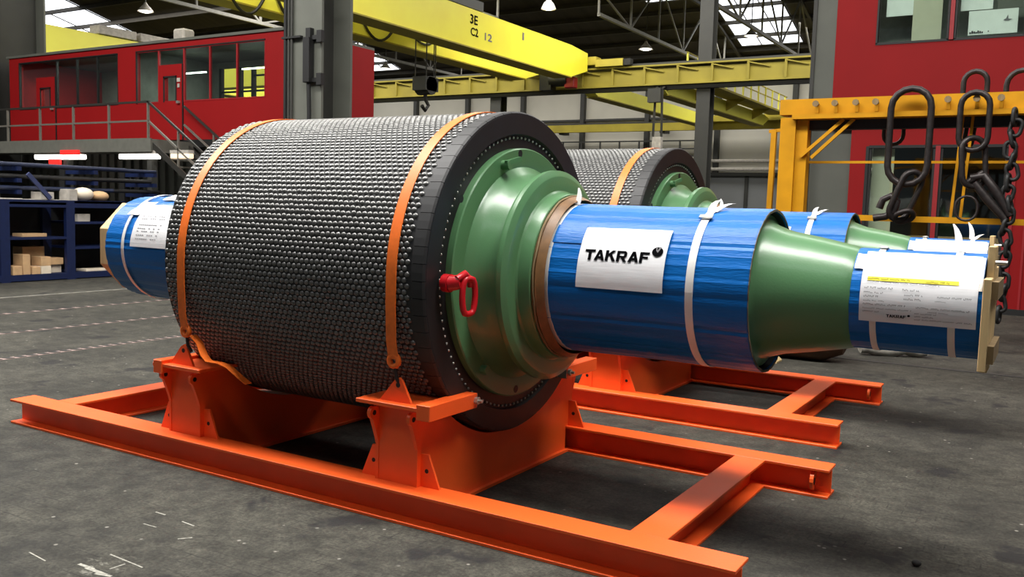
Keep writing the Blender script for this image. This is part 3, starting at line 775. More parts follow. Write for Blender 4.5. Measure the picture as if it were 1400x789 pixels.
t2 = thing('thin_yellow_pole', (.3, 10.6, 0), 'thin yellow pole standing left of the yellow rack post', 'pole')
obj('pole', MB().bar((.16, 10.6, 0), (.2, 10.6, 3.25), .08, .08, (0, 1, 0)), YELRACK, t2)
obj('cap', MB().bar((.12, 10.6, 3.22), (.9, 10.6, 3.3), .06, .05), YELRACK, t2)

def link(c, hl, hw, rad, ang=0., tilt=0., y_off=None, n=9):
    # stadium ring in the XZ plane, half length hl, half width hw, rotated by ang about Y then turned by tilt about its long axis
    pts = []
    for k in range(n): a = PI*k/(n-1); pts.append((hw*math.cos(a), hl-hw+hw*math.sin(a)))
    for k in range(n): a = PI+PI*k/(n-1); pts.append((hw*math.cos(a), -(hl-hw)+hw*math.sin(a)))
    out = []
    for x, z in pts:
        X = x*math.cos(tilt); Yv = x*math.sin(tilt)
        out.append((c[0]+X*math.cos(ang)+z*math.sin(ang), c[1]+Yv, c[2]-X*math.sin(ang)+z*math.cos(ang)))
    return MB().tube(out, rad, 10, closed=True)
def P(px, py, y=9.12): return at_y(px, py, y)
ch = thing('lifting_chain', P(1243, 130), 'large dark chain with one huge top link, leftmost on the yellow rack', 'chain', 'heavy chains on the yellow rack')
p = P(1243, 187); obj('link', link(p, .64, .25, .045), CHAIN, ch, smooth=60)
p = P(1238, 268); obj('link', link(p, .34, .13, .04, .35, .5), CHAIN, ch, smooth=60)
p = P(1222, 283); obj('shackle', MB().tube([P(1202, 285), P(1207, 273), P(1218, 268), P(1226, 276), P(1222, 290), P(1210, 296), P(1194, 298)], .05, 8), CHAIN, ch, smooth=60)
p = P(1236, 296); obj('link', link(p, .12, .09, .035, 1.2, .8), CHAIN, ch, smooth=60)
p = P(1219, 180, 9.0); obj('link', link(P(1222, 178, 9.75), .2, .13, .028), CHAIN, ch, smooth=60)
ch = thing('lifting_chain', P(1332, 132), 'dark chain of two slim links ending in a long shackle, second on the yellow rack', 'chain', 'heavy chains on the yellow rack')
obj('link', link(P(1332, 166), .375, .17, .038), CHAIN, ch, smooth=60)
obj('link', link(P(1331, 222), .32, .15, .038, -.08, .5), CHAIN, ch, smooth=60)
obj('shackle', MB().tube([P(1327, 243), P(1345, 240), P(1362, 262), P(1381, 295), P(1374, 300), P(1352, 275), P(1332, 250)], [.05, .06, .06, .045, .045, .06, .05], 8), CHAIN, ch, smooth=60)
obj('pin', MB().tube([P(1322, 250), P(1345, 236)], .045, 8), CHAIN, ch, smooth=60)
obj('link', link(P(1321, 285), .16, .13, .016), CHAIN, ch, smooth=60)
ch = thing('lifting_chain', P(1384, 168), 'small-linked black chain hanging straight down beside the red mullion at the right', 'chain', 'heavy chains on the yellow rack')
for k in range(19):
    px = 1387-1.1*k+3*math.sin(k*1.7); py = 160+15*k
    obj('link', link(P(px, py, 9.14+.0*k), .105, .062, .026, .25*math.sin(k*2.1), 0 if k % 2 else 1.35, 6), DARK, ch, smooth=60)
for px, py, lab in ((1333, 123, 'dark chain ring on the back of the rack beam, above the slim chain'), (1398, 122, 'dark chain ring on the back of the rack beam, at the right picture edge')):
    q = P(px, py, 9.72)
    tag(obj('chain_ring', link((q.x, 9.72, q.z-.05), .3, .19 if px > 1390 else .145, .035), CHAIN, smooth=60), lab, 'ring', 'rings behind the rack beam')
tag(obj('chain_ring', link(P(1326, 180, 9.72), .2, .07, .03, .1, .9), CHAIN, smooth=60), 'small dark chain ring hanging behind the slim chain', 'ring')

# items on the floor by the rack
tag(obj('felt_roll', MB().tube([(-.5, 8.0, .34), (1.72, 8.0, .34), (2.0, 8.0, .26)], [.34, .34, .16], 18), BRDARK, smooth=40), 'dark brown roll lying on the floor under the front green shaft cone', 'roll')
tag(obj('wood_wedge', MB().prism([(1.0, 0), (1.28, 0), (1.28, .02), (1.08, .2), (1.0, .2)], 1, 7.35, 7.6), WOOD), 'pale wooden wedge on the floor under the front shaft', 'wedge')
mb = MB(); n = 14
tb = [(2.0+.09*k, 8.9+.04*k+.02*math.sin(k*2), .09+.02*math.sin(k*1.3)) for k in range(10)]
tag(obj('tarpaulin_roll', MB().tube(tb, [.07, .09, .1, .085, .1, .09, .08, .09, .07, .05], 10), TARP, smooth=60), 'crumpled grey tarpaulin roll on the floor behind the shaft ends', 'tarpaulin')
tag(obj('floor_pebble', MB().ball((3.7, 1.14, .018), .022, 8, 6, (1.2, 1, .85)), STONE, smooth=60), 'small dark pebble on the floor at the lower right', 'pebble')
# floor joints: groove at the right, slotted rails at the left
tr1 = struct('trim_1', MB().box(-6, 14, 8.33, 8.43, 0, .006), SLOT)
def slot_rail(x, y0, y1, n, name, mA, mB, wd):
    o = struct(name, MB().box(x-wd, x+wd, y0, y1, 0, .004), mA)
    step = (y1-y0)/n
    s0 = None
    for k in range(n):
        y = y0+step*k
        if s0 is None: s0 = obj('slot', MB().add([(x-wd*.8, y, .004), (x+wd*.8, y+.02, .004), (x+wd*.8, y+step*.55+.02, .004), (x-wd*.8, y+step*.55, .004), (x-wd*.8, y, .008), (x+wd*.8, y+.02, .008), (x+wd*.8, y+step*.55+.02, .008), (x-wd*.8, y+step*.55, .008)], [(4,5,6,7),(0,1,5,4),(1,2,6,5),(2,3,7,6),(3,0,4,7)]), mB, o)
        else: share('slot', s0, o, (0, step*k, 0))
slot_rail(-5.95, -4.0, 5.2, 66, 'trim_2', RAILPINK, SLOT, .06)
slot_rail(-7.8, -3.0, 6.6, 48, 'trim_3', RAILPINK, SLOT, .055)
slot_rail(-9.75, -2.0, 8.2, 44, 'trim_4', RAILPINK, SLOT, .06)
slot_rail(-11.9, 0.0, 9.8, 34, 'trim_5', mat('pale_slot_rail', (128, 124, 114), .8, var=.2), mat('floor_grey_plate', (112, 110, 104), .8), .05)

# ------------------------------------------------------------------ pulley
YC, ZC, R = 1.1214, 1.4535, 1.0742
SHELL_R = R-.0105
XL, XRB, XR = -1.17, 1.03, 1.125
def ang_pt(x, rr, deg):
    a = math.radians(deg); return Vector((x, YC-rr*math.cos(a), ZC+rr*math.sin(a)))
pul = thing('conveyor_pulley', (0, YC, ZC-R), 'large studded black drum pulley with green hub and wrapped shaft, in front', 'pulley', 'conveyor drum pulleys on cradles')
obj('drum_shell', MB().lathe([(XL+.01, .9), (XL, .95), (XL, SHELL_R), (XRB, SHELL_R), (XRB, .95), (XRB, .9)], YC, ZC, 160), RUBBER, pul, smooth=35)
mb = MB()
NC, NR = 50, 190
for j in range(NR):
    for i in range(NC):
        x = XL+.02+(XRB-XL-.035)*(i+(.5 if j % 2 else 0))/(NC)
        a = 2*PI*(j+.08*random.uniform(-1, 1))/NR
        ca, sa = math.cos(a), math.sin(a)
        o = len(mb.v); k6 = 6; ph = .3
        for rr, h in ((.0178, 0.), (.0162, .0055), (.0095, .0095)):
            for k in range(k6):
                t6 = 2*PI*k/k6+ph; dx = 1.16*rr*math.cos(t6); dt = rr*math.sin(t6)*.98; q = SHELL_R-.001+h
                mb.v.append((x+dx, YC-(q*ca-dt*sa), ZC+(q*sa+dt*ca)))
        for l in range(2):
            for k in range(k6): mb.f.append((o+l*6+k, o+l*6+6+k, o+l*6+6+(k+1) % 6, o+l*6+(k+1) % 6))
        mb.f.append(tuple(o+12+k for k in range(5, -1, -1)))
stuff(obj('lagging_studs', mb, STUD, pul, smooth=85))
# plain rubber edge blocks
nb = 66; eb = None
for k in range(nb):
    a0 = 2*PI*k/nb; a1 = a0+2*PI/nb*.965
    m_ = MB(); vs = []
    for (x, q) in ((XRB, SHELL_R-.09), (XR, SHELL_R-.09), (XR, R-.008), (XR-.012, R+.002), (XRB, R+.002)):
        for a in (a0, (a0+a1)/2, a1): vs.append((x, YC-q*math.cos(a), ZC+q*math.sin(a)))
    fs = []
    for i in range(5):
        j = (i+1) % 5
        for c in (0, 1): fs.append((i*3+c, i*3+c+1, j*3+c+1, j*3+c))
    fs += [tuple(i*3 for i in range(4, -1, -1)), tuple(i*3+2 for i in range(5))]
    m_.add(vs, fs); obj('edge_block', m_, RUBBER, pul)
obj('end_face', MB().lathe([(XR-.02, R-.013), (XR+.002, R-.016), (XR+.004, .965), (XR+.004, .93), (XR-.02, .92), (XR-.02, .84), (XR-.02, .5)], YC, ZC, 128), RUBBERD, pul, smooth=30)
mb = MB()
for k in range(112):
    a = 2*PI*k/112; p = ang_pt(XR-.02, .905, math.degrees(a))
    mb.ball((XR-.014, p.y, p.z), .0085, 6, 4)
stuff(obj('face_rivets', mb, STEEL, pul, smooth=60))
# hub (green)
hub = obj('hub_flange', MB().lathe([(XR-.02, .836), (1.148, .836), (1.155, .828), (1.155, .725), (1.152, .712), (1.165, .70), (1.185, .675), (1.22, .655), (1.28, .638), (1.335, .63), (1.352, .622), (1.356, .612)], YC, ZC, 128), GREEN, pul, smooth=32)
obj('hub_ring', MB().lathe([(1.352, .60), (1.354, .672), (1.36, .682), (1.372, .684), (1.376, .690), (1.405, .690), (1.425, .655), (1.428, .648), (1.428, .56), (1.44, .548), (1.47, .542), (1.515, .540), (1.52, .535), (1.52, .50)], YC, ZC, 128), GREEN, pul, smooth=25)
mb = MB()
def disc(mb, x, y, z, rr, th, n=14):
    return mb.tube([(x, y, z), (x+th, y, z)], rr, n)
for y, z in ((1.04, 2.25), (1.07, .665), (1.7, 1.97), (.36, 1.94)):
    o = obj('tapped_hole', disc(MB(), 1.1545, y, z, .026, .002), DARK, pul)
# green plug screw with T handle
obj('plug_screw', MB().tube([(1.155, .83, 2.165), (1.21, .83, 2.165)], .032, 10).bar((1.195, .80, 2.175), (1.215, .94, 2.21), .022, .03), GREEN, pul, smooth=40)
obj('plug_screw', MB().tube([(1.155, .64, .86), (1.2, .64, .86)], .03, 10), GREEN, pul, smooth=40)
# red lifting eye
le = obj('lifting_eye', MB().tube([(1.155, .21, 1.44), (1.2, .21, 1.44)], .055, 12).tube([(1.19, .21, 1.44), (1.26, .23, 1.45)], [.05, .042], 12), REDP, pul, smooth=45)
pts = []
for k in range(20):
    a = 2*PI*k/20; s_ = math.sin(a); c_ = math.cos(a)
    pts.append((1.285+.012*c_, .275+.05*c_, 1.365+.075*(1 if s_ > 0 else -1)*min(1, abs(s_)*1.4)+.03*s_))
obj('link', MB().tube(pts, .019, 8, closed=True), REDP, le, smooth=60)
obj('swivel', MB().tube([(1.25, .2, 1.47), (1.27, .25, 1.5), (1.275, .30, 1.46), (1.275, .31, 1.42)], .022, 8), REDP, le, smooth=60)
# brown protective collar
obj('wax_collar', MB().lathe([(1.505, .50), (1.505, .518), (1.525, .525), (1.535, .517), (1.548, .525), (1.558, .517), (1.575, .515), (1.60, .50)], YC, ZC, 96), BROWN, pul, smooth=35)
obj('collar_cord', MB().tube([ang_pt(1.535+.004*math.sin(k*5), .527, 360*k/60) for k in range(60)], .006, 6, closed=True), WOODD, pul, smooth=60)

# wrapped sleeve: thin faceted corrugated sheet
rng = random.Random(3)
jit = [rng.uniform(-.0022, .0022)-(.004 if k % 9 == 4 else 0) for k in range(140)]
S1 = .472
sl = obj('blue_sleeve', MB().lathe([(1.575, S1-.01), (1.575, S1+.004), (2.2, S1-.002), (2.828, S1+.002), (2.835, S1), (2.835, S1-.012), (2.2, S1-.016), (1.575, S1-.01)], YC, ZC, 140, rf=lambda k: jit[k]), BLUE, pul, smooth=12)
obj('cut_edge', MB().lathe([(2.834, S1+.001), (2.838, S1+.001), (2.838, S1-.012), (2.834, S1-.012)], YC, ZC, 140, rf=lambda k: jit[k], closed=True), BLUEIN, sl)
obj('inner_shade', MB().lathe([(2.3, S1-.019), (2.828, S1-.019)], YC, ZC, 60), DARK, sl, smooth=40)  # dark sheet paints in the shade inside the sleeve mouth
# lap seam of the sheet
def patch(mb, x0, x1, a0, a1, rr, th=.002, nx=6, na=10, wob=0., skew=0.):
    # rectangular sheet wrapped on the shaft between two angles
    vs = []; rg = random.Random(int(x0*1000+a0))
    for l in (0, th):
        for j in range(na+1):
            for i in range(nx+1):
                a = a0+(a1-a0)*j/na; x = x0+(x1-x0)*i/nx+skew*j/na
                vs.append(ang_pt(x, rr+l+(rg.uniform(0, wob) if l == th or True else 0)*0+wob*math.sin(i*2.1+j*1.3), a-.6*(i/nx)*0))
    m = (nx+1)*(na+1); fs = []
    for j in range(na):
        for i in range(nx):
            q = j*(nx+1)+i; fs.append((q, q+nx+1, q+nx+2, q+1)); fs.append((q+m, q+m+1, q+m+nx+2, q+m+nx+1))
    for i in range(nx):
        fs.append((i, i+1, i+1+m, i+m)); q = na*(nx+1)+i; fs.append((q+1, q, q+m, q+m+1))
    for j in range(na):
        q = j*(nx+1); fs.append((q+nx+1, q, q+m, q+m+nx+1)); q += nx; fs.append((q, q+nx+1, q+nx+1+m, q+m))
    return mb.add(vs, fs)
obj('lap_flap', patch(MB(), 1.60, 1.80, 30, 46, S1+.004, .004), BLUE, sl, smooth=30)
def ring_tie(x, rr, wd, m=WHITE, parent=None, n=72, dx=0.):
    pts = [ang_pt(x+dx*math.sin(2*PI*k/n), rr, 360*k/n) for k in range(n+1)]
    return obj('tie_band', MB().ribbon(pts, (wd/2, 0, 0), .004), m, parent, smooth=40)
def tail(base, tip, wd, bend=(0, 0, 0)):
    a = Vector(base); b = Vector(tip); c = (a+b)/2+Vector(bend)
    pts = [a*(1-t)**2+c*2*t*(1-t)+b*t*t for t in (0, .25, .5, .75, 1)]
    mb = MB(); o = 0
    for i, q in enumerate(pts):
        h = wd/2*(1-.8*(i/4)**2); mb.v += [tuple(q+Vector((-h, 0, 0))), tuple(q+Vector((h, 0, 0))), tuple(q+Vector((h, .005, 0))), tuple(q+Vector((-h, .005, 0)))]
    for i in range(4):
        for k in range(4): mb.f.append((i*4+k, i*4+(k+1) % 4, i*4+4+(k+1) % 4, i*4+4+k))
    mb.f += [(3, 2, 1, 0), (16, 17, 18, 19)]
    return mb
b1 = ring_tie(1.592, S1+.006, .035, parent=pul)
obj('tie_tail', tail(ang_pt(1.60, S1+.01, 78), ang_pt(1.585, S1+.11, 84), .04, (.02, 0, .01)), WHITE, b1)
b2 = ring_tie(2.505, S1+.006, .045, parent=pul)
q = ang_pt(2.505, S1+.008, 62)
obj('buckle', patch(MB(), 2.465, 2.545, 58, 62, S1+.012, .008, 2, 2), STEEL, b2)
obj('tie_tail', tail(ang_pt(2.51, S1+.008, 68), ang_pt(2.50, S1+.05, 92), .045, (-.02, 0, .03)), WHITE, b2)
obj('tie_tail', tail(ang_pt(2.52, S1+.008, 70), ang_pt(2.60, S1+.03, 88), .045, (.01, 0, .03)), WHITE, b2)
# printed label
lb = obj('paper_label', patch(MB(), 1.803, 2.35, -2, 44, S1+.010, .0015, 8, 14, .0012), PAPER, pul, smooth=40)
GL = {'T': [[(0,1),(0,.78),(.9,.78),(.9,1)], [(.32,.78),(.32,0),(.58,0),(.58,.78)]],
      'A': [[(0,0),(.27,0),(.58,1),(.34,1)], [(.34,1),(.58,1),(.92,0),(.65,0)], [(.18,.2),(.74,.2),(.68,.4),(.24,.4)]],
      'K': [[(0,0),(.26,0),(.26,1),(0,1)], [(.22,.42),(.5,.62),(.88,1),(.56,1),(.22,.62)], [(.34,.54),(.52,.68),(.92,0),(.6,0)]],
      'R': [[(0,0),(.26,0),(.26,1),(0,1)], [(.26,.82),(.6,.82),(.7,1),(.26,1)], [(.26,.36),(.7,.36),(.6,.54),(.26,.54)], [(.7,1),(.6,.82),(.62,.68),(.86,.86)], [(.86,.86),(.62,.68),(.6,.54),(.86,.5)], [(.86,.5),(.6,.54),(.7,.36)], [(.36,.38),(.62,.4),(.9,0),(.6,0)]],
      'F': [[(0,0),(.26,0),(.26,1),(0,1)], [(.26,.8),(.8,.8),(.8,1),(.26,1)], [(.26,.4),(.7,.4),(.7,.6),(.26,.6)]]}
def block_text(word):
    mb2 = MB(); x = 0
    for c_ in word:
        for q_ in GL[c_]:
            mb2.add([(x+a*1.08, b, 0) for a, b in q_], [tuple(range(len(q_)))])
        x += 1.05 if c_ != 'T' else .92
    return fit2(mb2, 0, 1, 0, 1)
tm = block_text('TAKRAF')
def wrap(mb2, x0, x1, a0, a1, rr):
    mb2.v = [tuple(ang_pt(x0+(x1-x0)*v[0], rr, a0+(a1-a0)*v[1])) for v in mb2.v]; return mb2
obj('company_name', wrap(tm, 1.843, 2.252, 17.6, 25.4, S1+.0145), INK, lb)
em = MB(); pts = [(0.5+.5*math.cos(2*PI*k/24), .5+.5*math.sin(2*PI*k/24)) for k in range(24)]
em.add([(x, y, 0) for x, y in pts], [tuple(range(24))])
obj('emblem', wrap(em, 2.262, 2.33, 22.6, 29.6, S1+.0145), INK, lb)
em = MB().add([(.30, .98, 0), (.36, .60, 0), (.52, .40, 0), (.80, .98, 0), (.62, 1.02, 0), (.50, .66, 0), (.42, .72, 0), (.44, 1.02, 0)], [(0, 1, 6, 7), (1, 2, 5, 6), (2, 3, 4, 5)])
obj('emblem_cut', wrap(em, 2.262, 2.33, 22.6, 29.6, S1+.0152), INKG, lb)

# shaft
obj('shaft_cone', MB().lathe([(1.52, .44), (2.80, .44), (2.815, .40), (2.85, .385), (2.90, .365), (2.945, .352), (3.10, .325), (3.26, .292), (3.31, .281), (3.335, .262), (3.34, .255)], YC, ZC, 96), GREEN, pul, smooth=50)
S2 = .274
jit2 = [rng.uniform(-.0018, .0018)-(.003 if k % 7 == 2 else 0) for k in range(90)]
s2 = obj('blue_sleeve', MB().lathe([(3.318, S2-.01), (3.318, S2+.003), (3.6, S2), (3.938, S2+.001), (3.938, S2-.02), (3.318, S2-.01)], YC, ZC, 90, rf=lambda k: jit2[k]), BLUE, pul, smooth=12)
obj('clear_tape', patch(MB(), 3.325, 3.372, 38, 62, S2+.006, .002, 2, 6, .003), WHITE, s2)
obj('clear_tape', patch(MB(), 3.915, 3.936, 20, 66, S2+.006, .002, 2, 6, .003), WHITE, s2)
t1 = ring_tie(3.437, S2+.006, .032, parent=pul)
t2_ = ring_tie(3.81, S2+.006, .034, parent=pul)
obj('tie_tail', tail(ang_pt(3.80, S2+.01, 82), ang_pt(3.76, S2+.15, 95), .04, (.02, 0, .02)), WHITE, t2_)
obj('tie_tail', tail(ang_pt(3.82, S2+.01, 80), ang_pt(3.89, S2+.05, 88), .035, (0, 0, .02)), WHITE, t2_)
obj('tie_knot', MB().ball(ang_pt(3.44, S2+.012, 80), .016, 8, 5, (1.6, 1, .7)), STEEL, t1)
lb2 = obj('shipping_label', patch(MB(), 3.37, 3.92, -19.5, 67, S2+.010, .0015, 8, 20, .0008), PAPER, pul, smooth=40)
def ang_rect(mb2, x0, x1, a0, a1, rr):
    o = len(mb2.v)
    for (x, a) in ((x0, a0), (x1, a0), (x1, a1), (x0, a1)): mb2.v.append(tuple(ang_pt(x, rr, a)))
    mb2.f.append((o, o+1, o+2, o+3))
hl = MB()
for k in range(1): ang_rect(hl, 3.40, 3.83, 24.2, 28.6, S2+.0135)
obj('highlighted_line', hl, HILITE, lb2)
rg = random.Random(11)
def words(mb2, x0, x1, a, h, rr=S2+.0150, ch=.0075):
    # tiny unreadable type: short strokes set like words
    x = x0
    while x < x1:
        n = rg.randint(3, 8)
        for k in range(n):
            if x > x1: break
            k2 = rg.random()
            ang_rect(mb2, x, x+ch*.22, a, a+h*(1 if k2 > .6 else .7), rr)
            ang_rect(mb2, x, x+ch*.7, a+(h*.62 if k2 > .4 else 0), a+(h*.62 if k2 > .4 else 0)+h*.2, rr)
            x += ch
        x += ch*.9
mb = MB()
for (x0, x1, a, h) in ((3.40, 3.45, 50, 1.4), (3.40, 3.47, 46.5, 1.4), (3.39, 3.49, 43.5, 1.4),
                       (3.40, 3.60, 25.6, 1.9), (3.68, 3.79, 25.0, 1.9), (3.40, 3.67, 22.2, 1.4), (3.68, 3.74, 21.6, 1.4),
                       (3.39, 3.53, 15.4, 2.1), (3.575, 3.65, 15.0, 2.1), (3.39, 3.48, 10.4, 2.0), (3.585, 3.67, 10, 2.0), (3.74, 3.89, 9.6, 2.1),
                       (3.39, 3.46, 6.4, 2.0), (3.585, 3.66, 5.8, 2.0), (3.73, 3.78, 5.8, 1.2), (3.39, 3.49, 2.2, 1.4),
                       (3.39, 3.59, -1.6, 1.9), (3.645, 3.70, -2, 1.9), (3.715, 3.80, -2.3, 1.9), (3.81, 3.89, -2.4, 1.9),
                       (3.39, 3.62, -5.6, 1.3), (3.70, 3.79, -5.8, 1.3), (3.39, 3.47, -9, 1.4),
                       (3.64, 3.74, -8.0, 1.3), (3.64, 3.73, -11.0, 1.3), (3.64, 3.90, -14.2, 1.4)):
    words(mb, x0, x1, a, h)
stuff(obj('small_print', mb, INK, lb2))
obj('company_name', wrap(block_text('TAKRAF'), 3.505, 3.60, -13.4, -10.2, S2+.0155), INK, lb2)
em = MB(); em.add([(x, y, 0) for x, y in pts[:0]]+[(0.5+.5*math.cos(2*PI*k/14), .5+.5*math.sin(2*PI*k/14), 0) for k in range(14)], [tuple(range(14))])
obj('emblem', wrap(em, 3.606, 3.620, -11.5, -9.2, S2+.0155), INK, lb2)
# timber end board (three planks, two battens), right end
eb_ = obj('end_board', MB().box(3.945, 3.952, YC-.1, YC+.1, ZC-.1, ZC+.1), WOODD, pul)
for y0, y1, zt, zb, x1 in ((YC-.29, YC-.115, .16, -.30, 3.975), (YC-.11, YC+.09, .315, -.33, 3.975), (YC+.095, YC+.28, .2, -.22, 3.975)):
    obj('plank', MB().box(3.94, x1, y0, y1, ZC+zb, ZC+zt), WOOD, eb_, bevel=.003)
for z in (.1, -.22): obj('batten', MB().box(3.976, 4.005, YC-.24, YC+.24, ZC+z-.045, ZC+z+.045), WOODD, eb_)
obj('screw', MB().tube([(3.976, YC-.1, ZC+.235), (4.03, YC-.1, ZC+.235)], .012, 8), STEEL, eb_)
# left shaft end
obj('shaft_journal', MB().lathe([(-2.70, .36), (-2.3, .40), (-1.45, .42), (-1.40, .62), (-1.19, .70), (-1.17, .9)], YC, ZC, 80), GREEN, pul, smooth=40)
SLR = .445
jl = [rng.uniform(-.0025, .0025)-(.004 if k % 8 == 1 else 0) for k in range(110)]
sL = obj('blue_sleeve', MB().lathe([(-2.76, SLR-.03), (-2.76, SLR-.004), (-2.1, SLR+.012), (-1.35, SLR+.016), (-1.35, SLR-.01), (-2.1, SLR-.015), (-2.76, SLR-.03)], YC, ZC, 110, rf=lambda k: jl[k]), BLUE, pul, smooth=12)
ring_tie(-2.50, SLR+.018, .032, parent=pul)
obj('tape', patch(MB(), -2.56, -2.40, 38, 58, SLR+.02, .002, 3, 6, .004, .1), WHITE, sL)
lb3 = obj('paper_label', patch(MB(), -2.39, -1.9, 3, 53, SLR+.022, .0015, 6, 12, .001), PAPER, pul, smooth=40)
obj('paper_label', patch(MB(), -2.30, -1.8, 63, 80, SLR+.022, .0015, 6, 6, .002), PAPER, pul, smooth=40)
mb = MB()
def words3(x0, x1, a, h):
    x = x0
    while x < x1:
        for (x, aa) in ((x, a),):
            o = len(mb.v)
            for (xx, a2) in ((x, a), (x+.02, a), (x+.02, a+h), (x, a+h)): mb.v.append(tuple(ang_pt(xx, SLR+.0255, a2)))
            mb.f.append((o, o+1, o+2, o+3))
        x += .026 if rg.random() > .3 else .06
for a in (36, 33, 26, 22, 19, 15, 11): words3(-2.33, -2.05, a, .7)
stuff(obj('small_print', mb, INKG, lb3))
oct_ = [(YC+.41*math.cos(PI/8+k*PI/4), ZC+.41*math.sin(PI/8+k*PI/4)) for k in range(8)]
obj('end_board', MB().prism(oct_, 0, -2.925, -2.765), WOOD, pul, fix=True, bevel=.004)

# ------------------------------------------------------------------ cradle
def ibeam_x(x0, x1, y0, w_=.2093, h=.2, tf=.018, tw=.014):
    return MB().box(x0, x1, y0, y0+w_, h-tf, h).box(x0, x1, y0, y0+w_, 0, tf).box(x0, x1, y0+w_/2-tw/2, y0+w_/2+tw/2, tf, h-tf)
def ibeam_y(y0, y1, x0, x1, h=.2, tf=.018, tw=.014):
    return MB().box(x0, x1, y0, y1, h-tf, h-.0005).box(x0, x1, y0, y1, 0.0005, tf).box((x0+x1)/2-tw/2, (x0+x1)/2+tw/2, y0, y1, tf, h-tf)
cr = thing('transport_cradle', (0, YC, 0), 'orange steel transport cradle under the front pulley', 'cradle', 'orange transport cradles')
BX0, BX1, BW, YF = -3.059, 3.0385, .2093, 2.0334
obj('main_beam', ibeam_x(BX0, BX1, 0), ORANGE, cr, bevel=.002)
obj('main_beam', ibeam_x(BX0, BX1, YF), ORANGE, cr, bevel=.002)
for x0, x1 in ((2.3986, 2.611), (-2.72, -2.5)):
    obj('cross_beam', ibeam_y(BW+.0005, YF-.0005, x0, x1), ORANGE, cr, bevel=.002)
for x, y, s in ((2.93, YF, -1), (-2.93, YF, -1), (2.93, BW, 1), (-2.93, BW, 1)):
    yw = YF+BW/2-.007 if s < 0 else BW/2+.007
    pl = [(yw, .03), (yw, .155)]+[(yw+s*(.06+.055*math.sin(a)), .104+.062*math.cos(a)) for a in [k*PI/8 for k in range(9)]]+[(yw, .04)]
    lg = obj('lifting_lug', MB().prism(pl[1:-1], 0, x-.012, x+.012), ORANGE, cr, fix=True)
    obj('lug_hole', MB().tube([(x-.0135, yw+s*.07, .104), (x+.0135, yw+s*.07, .104)], .026, 12), DARK, lg)

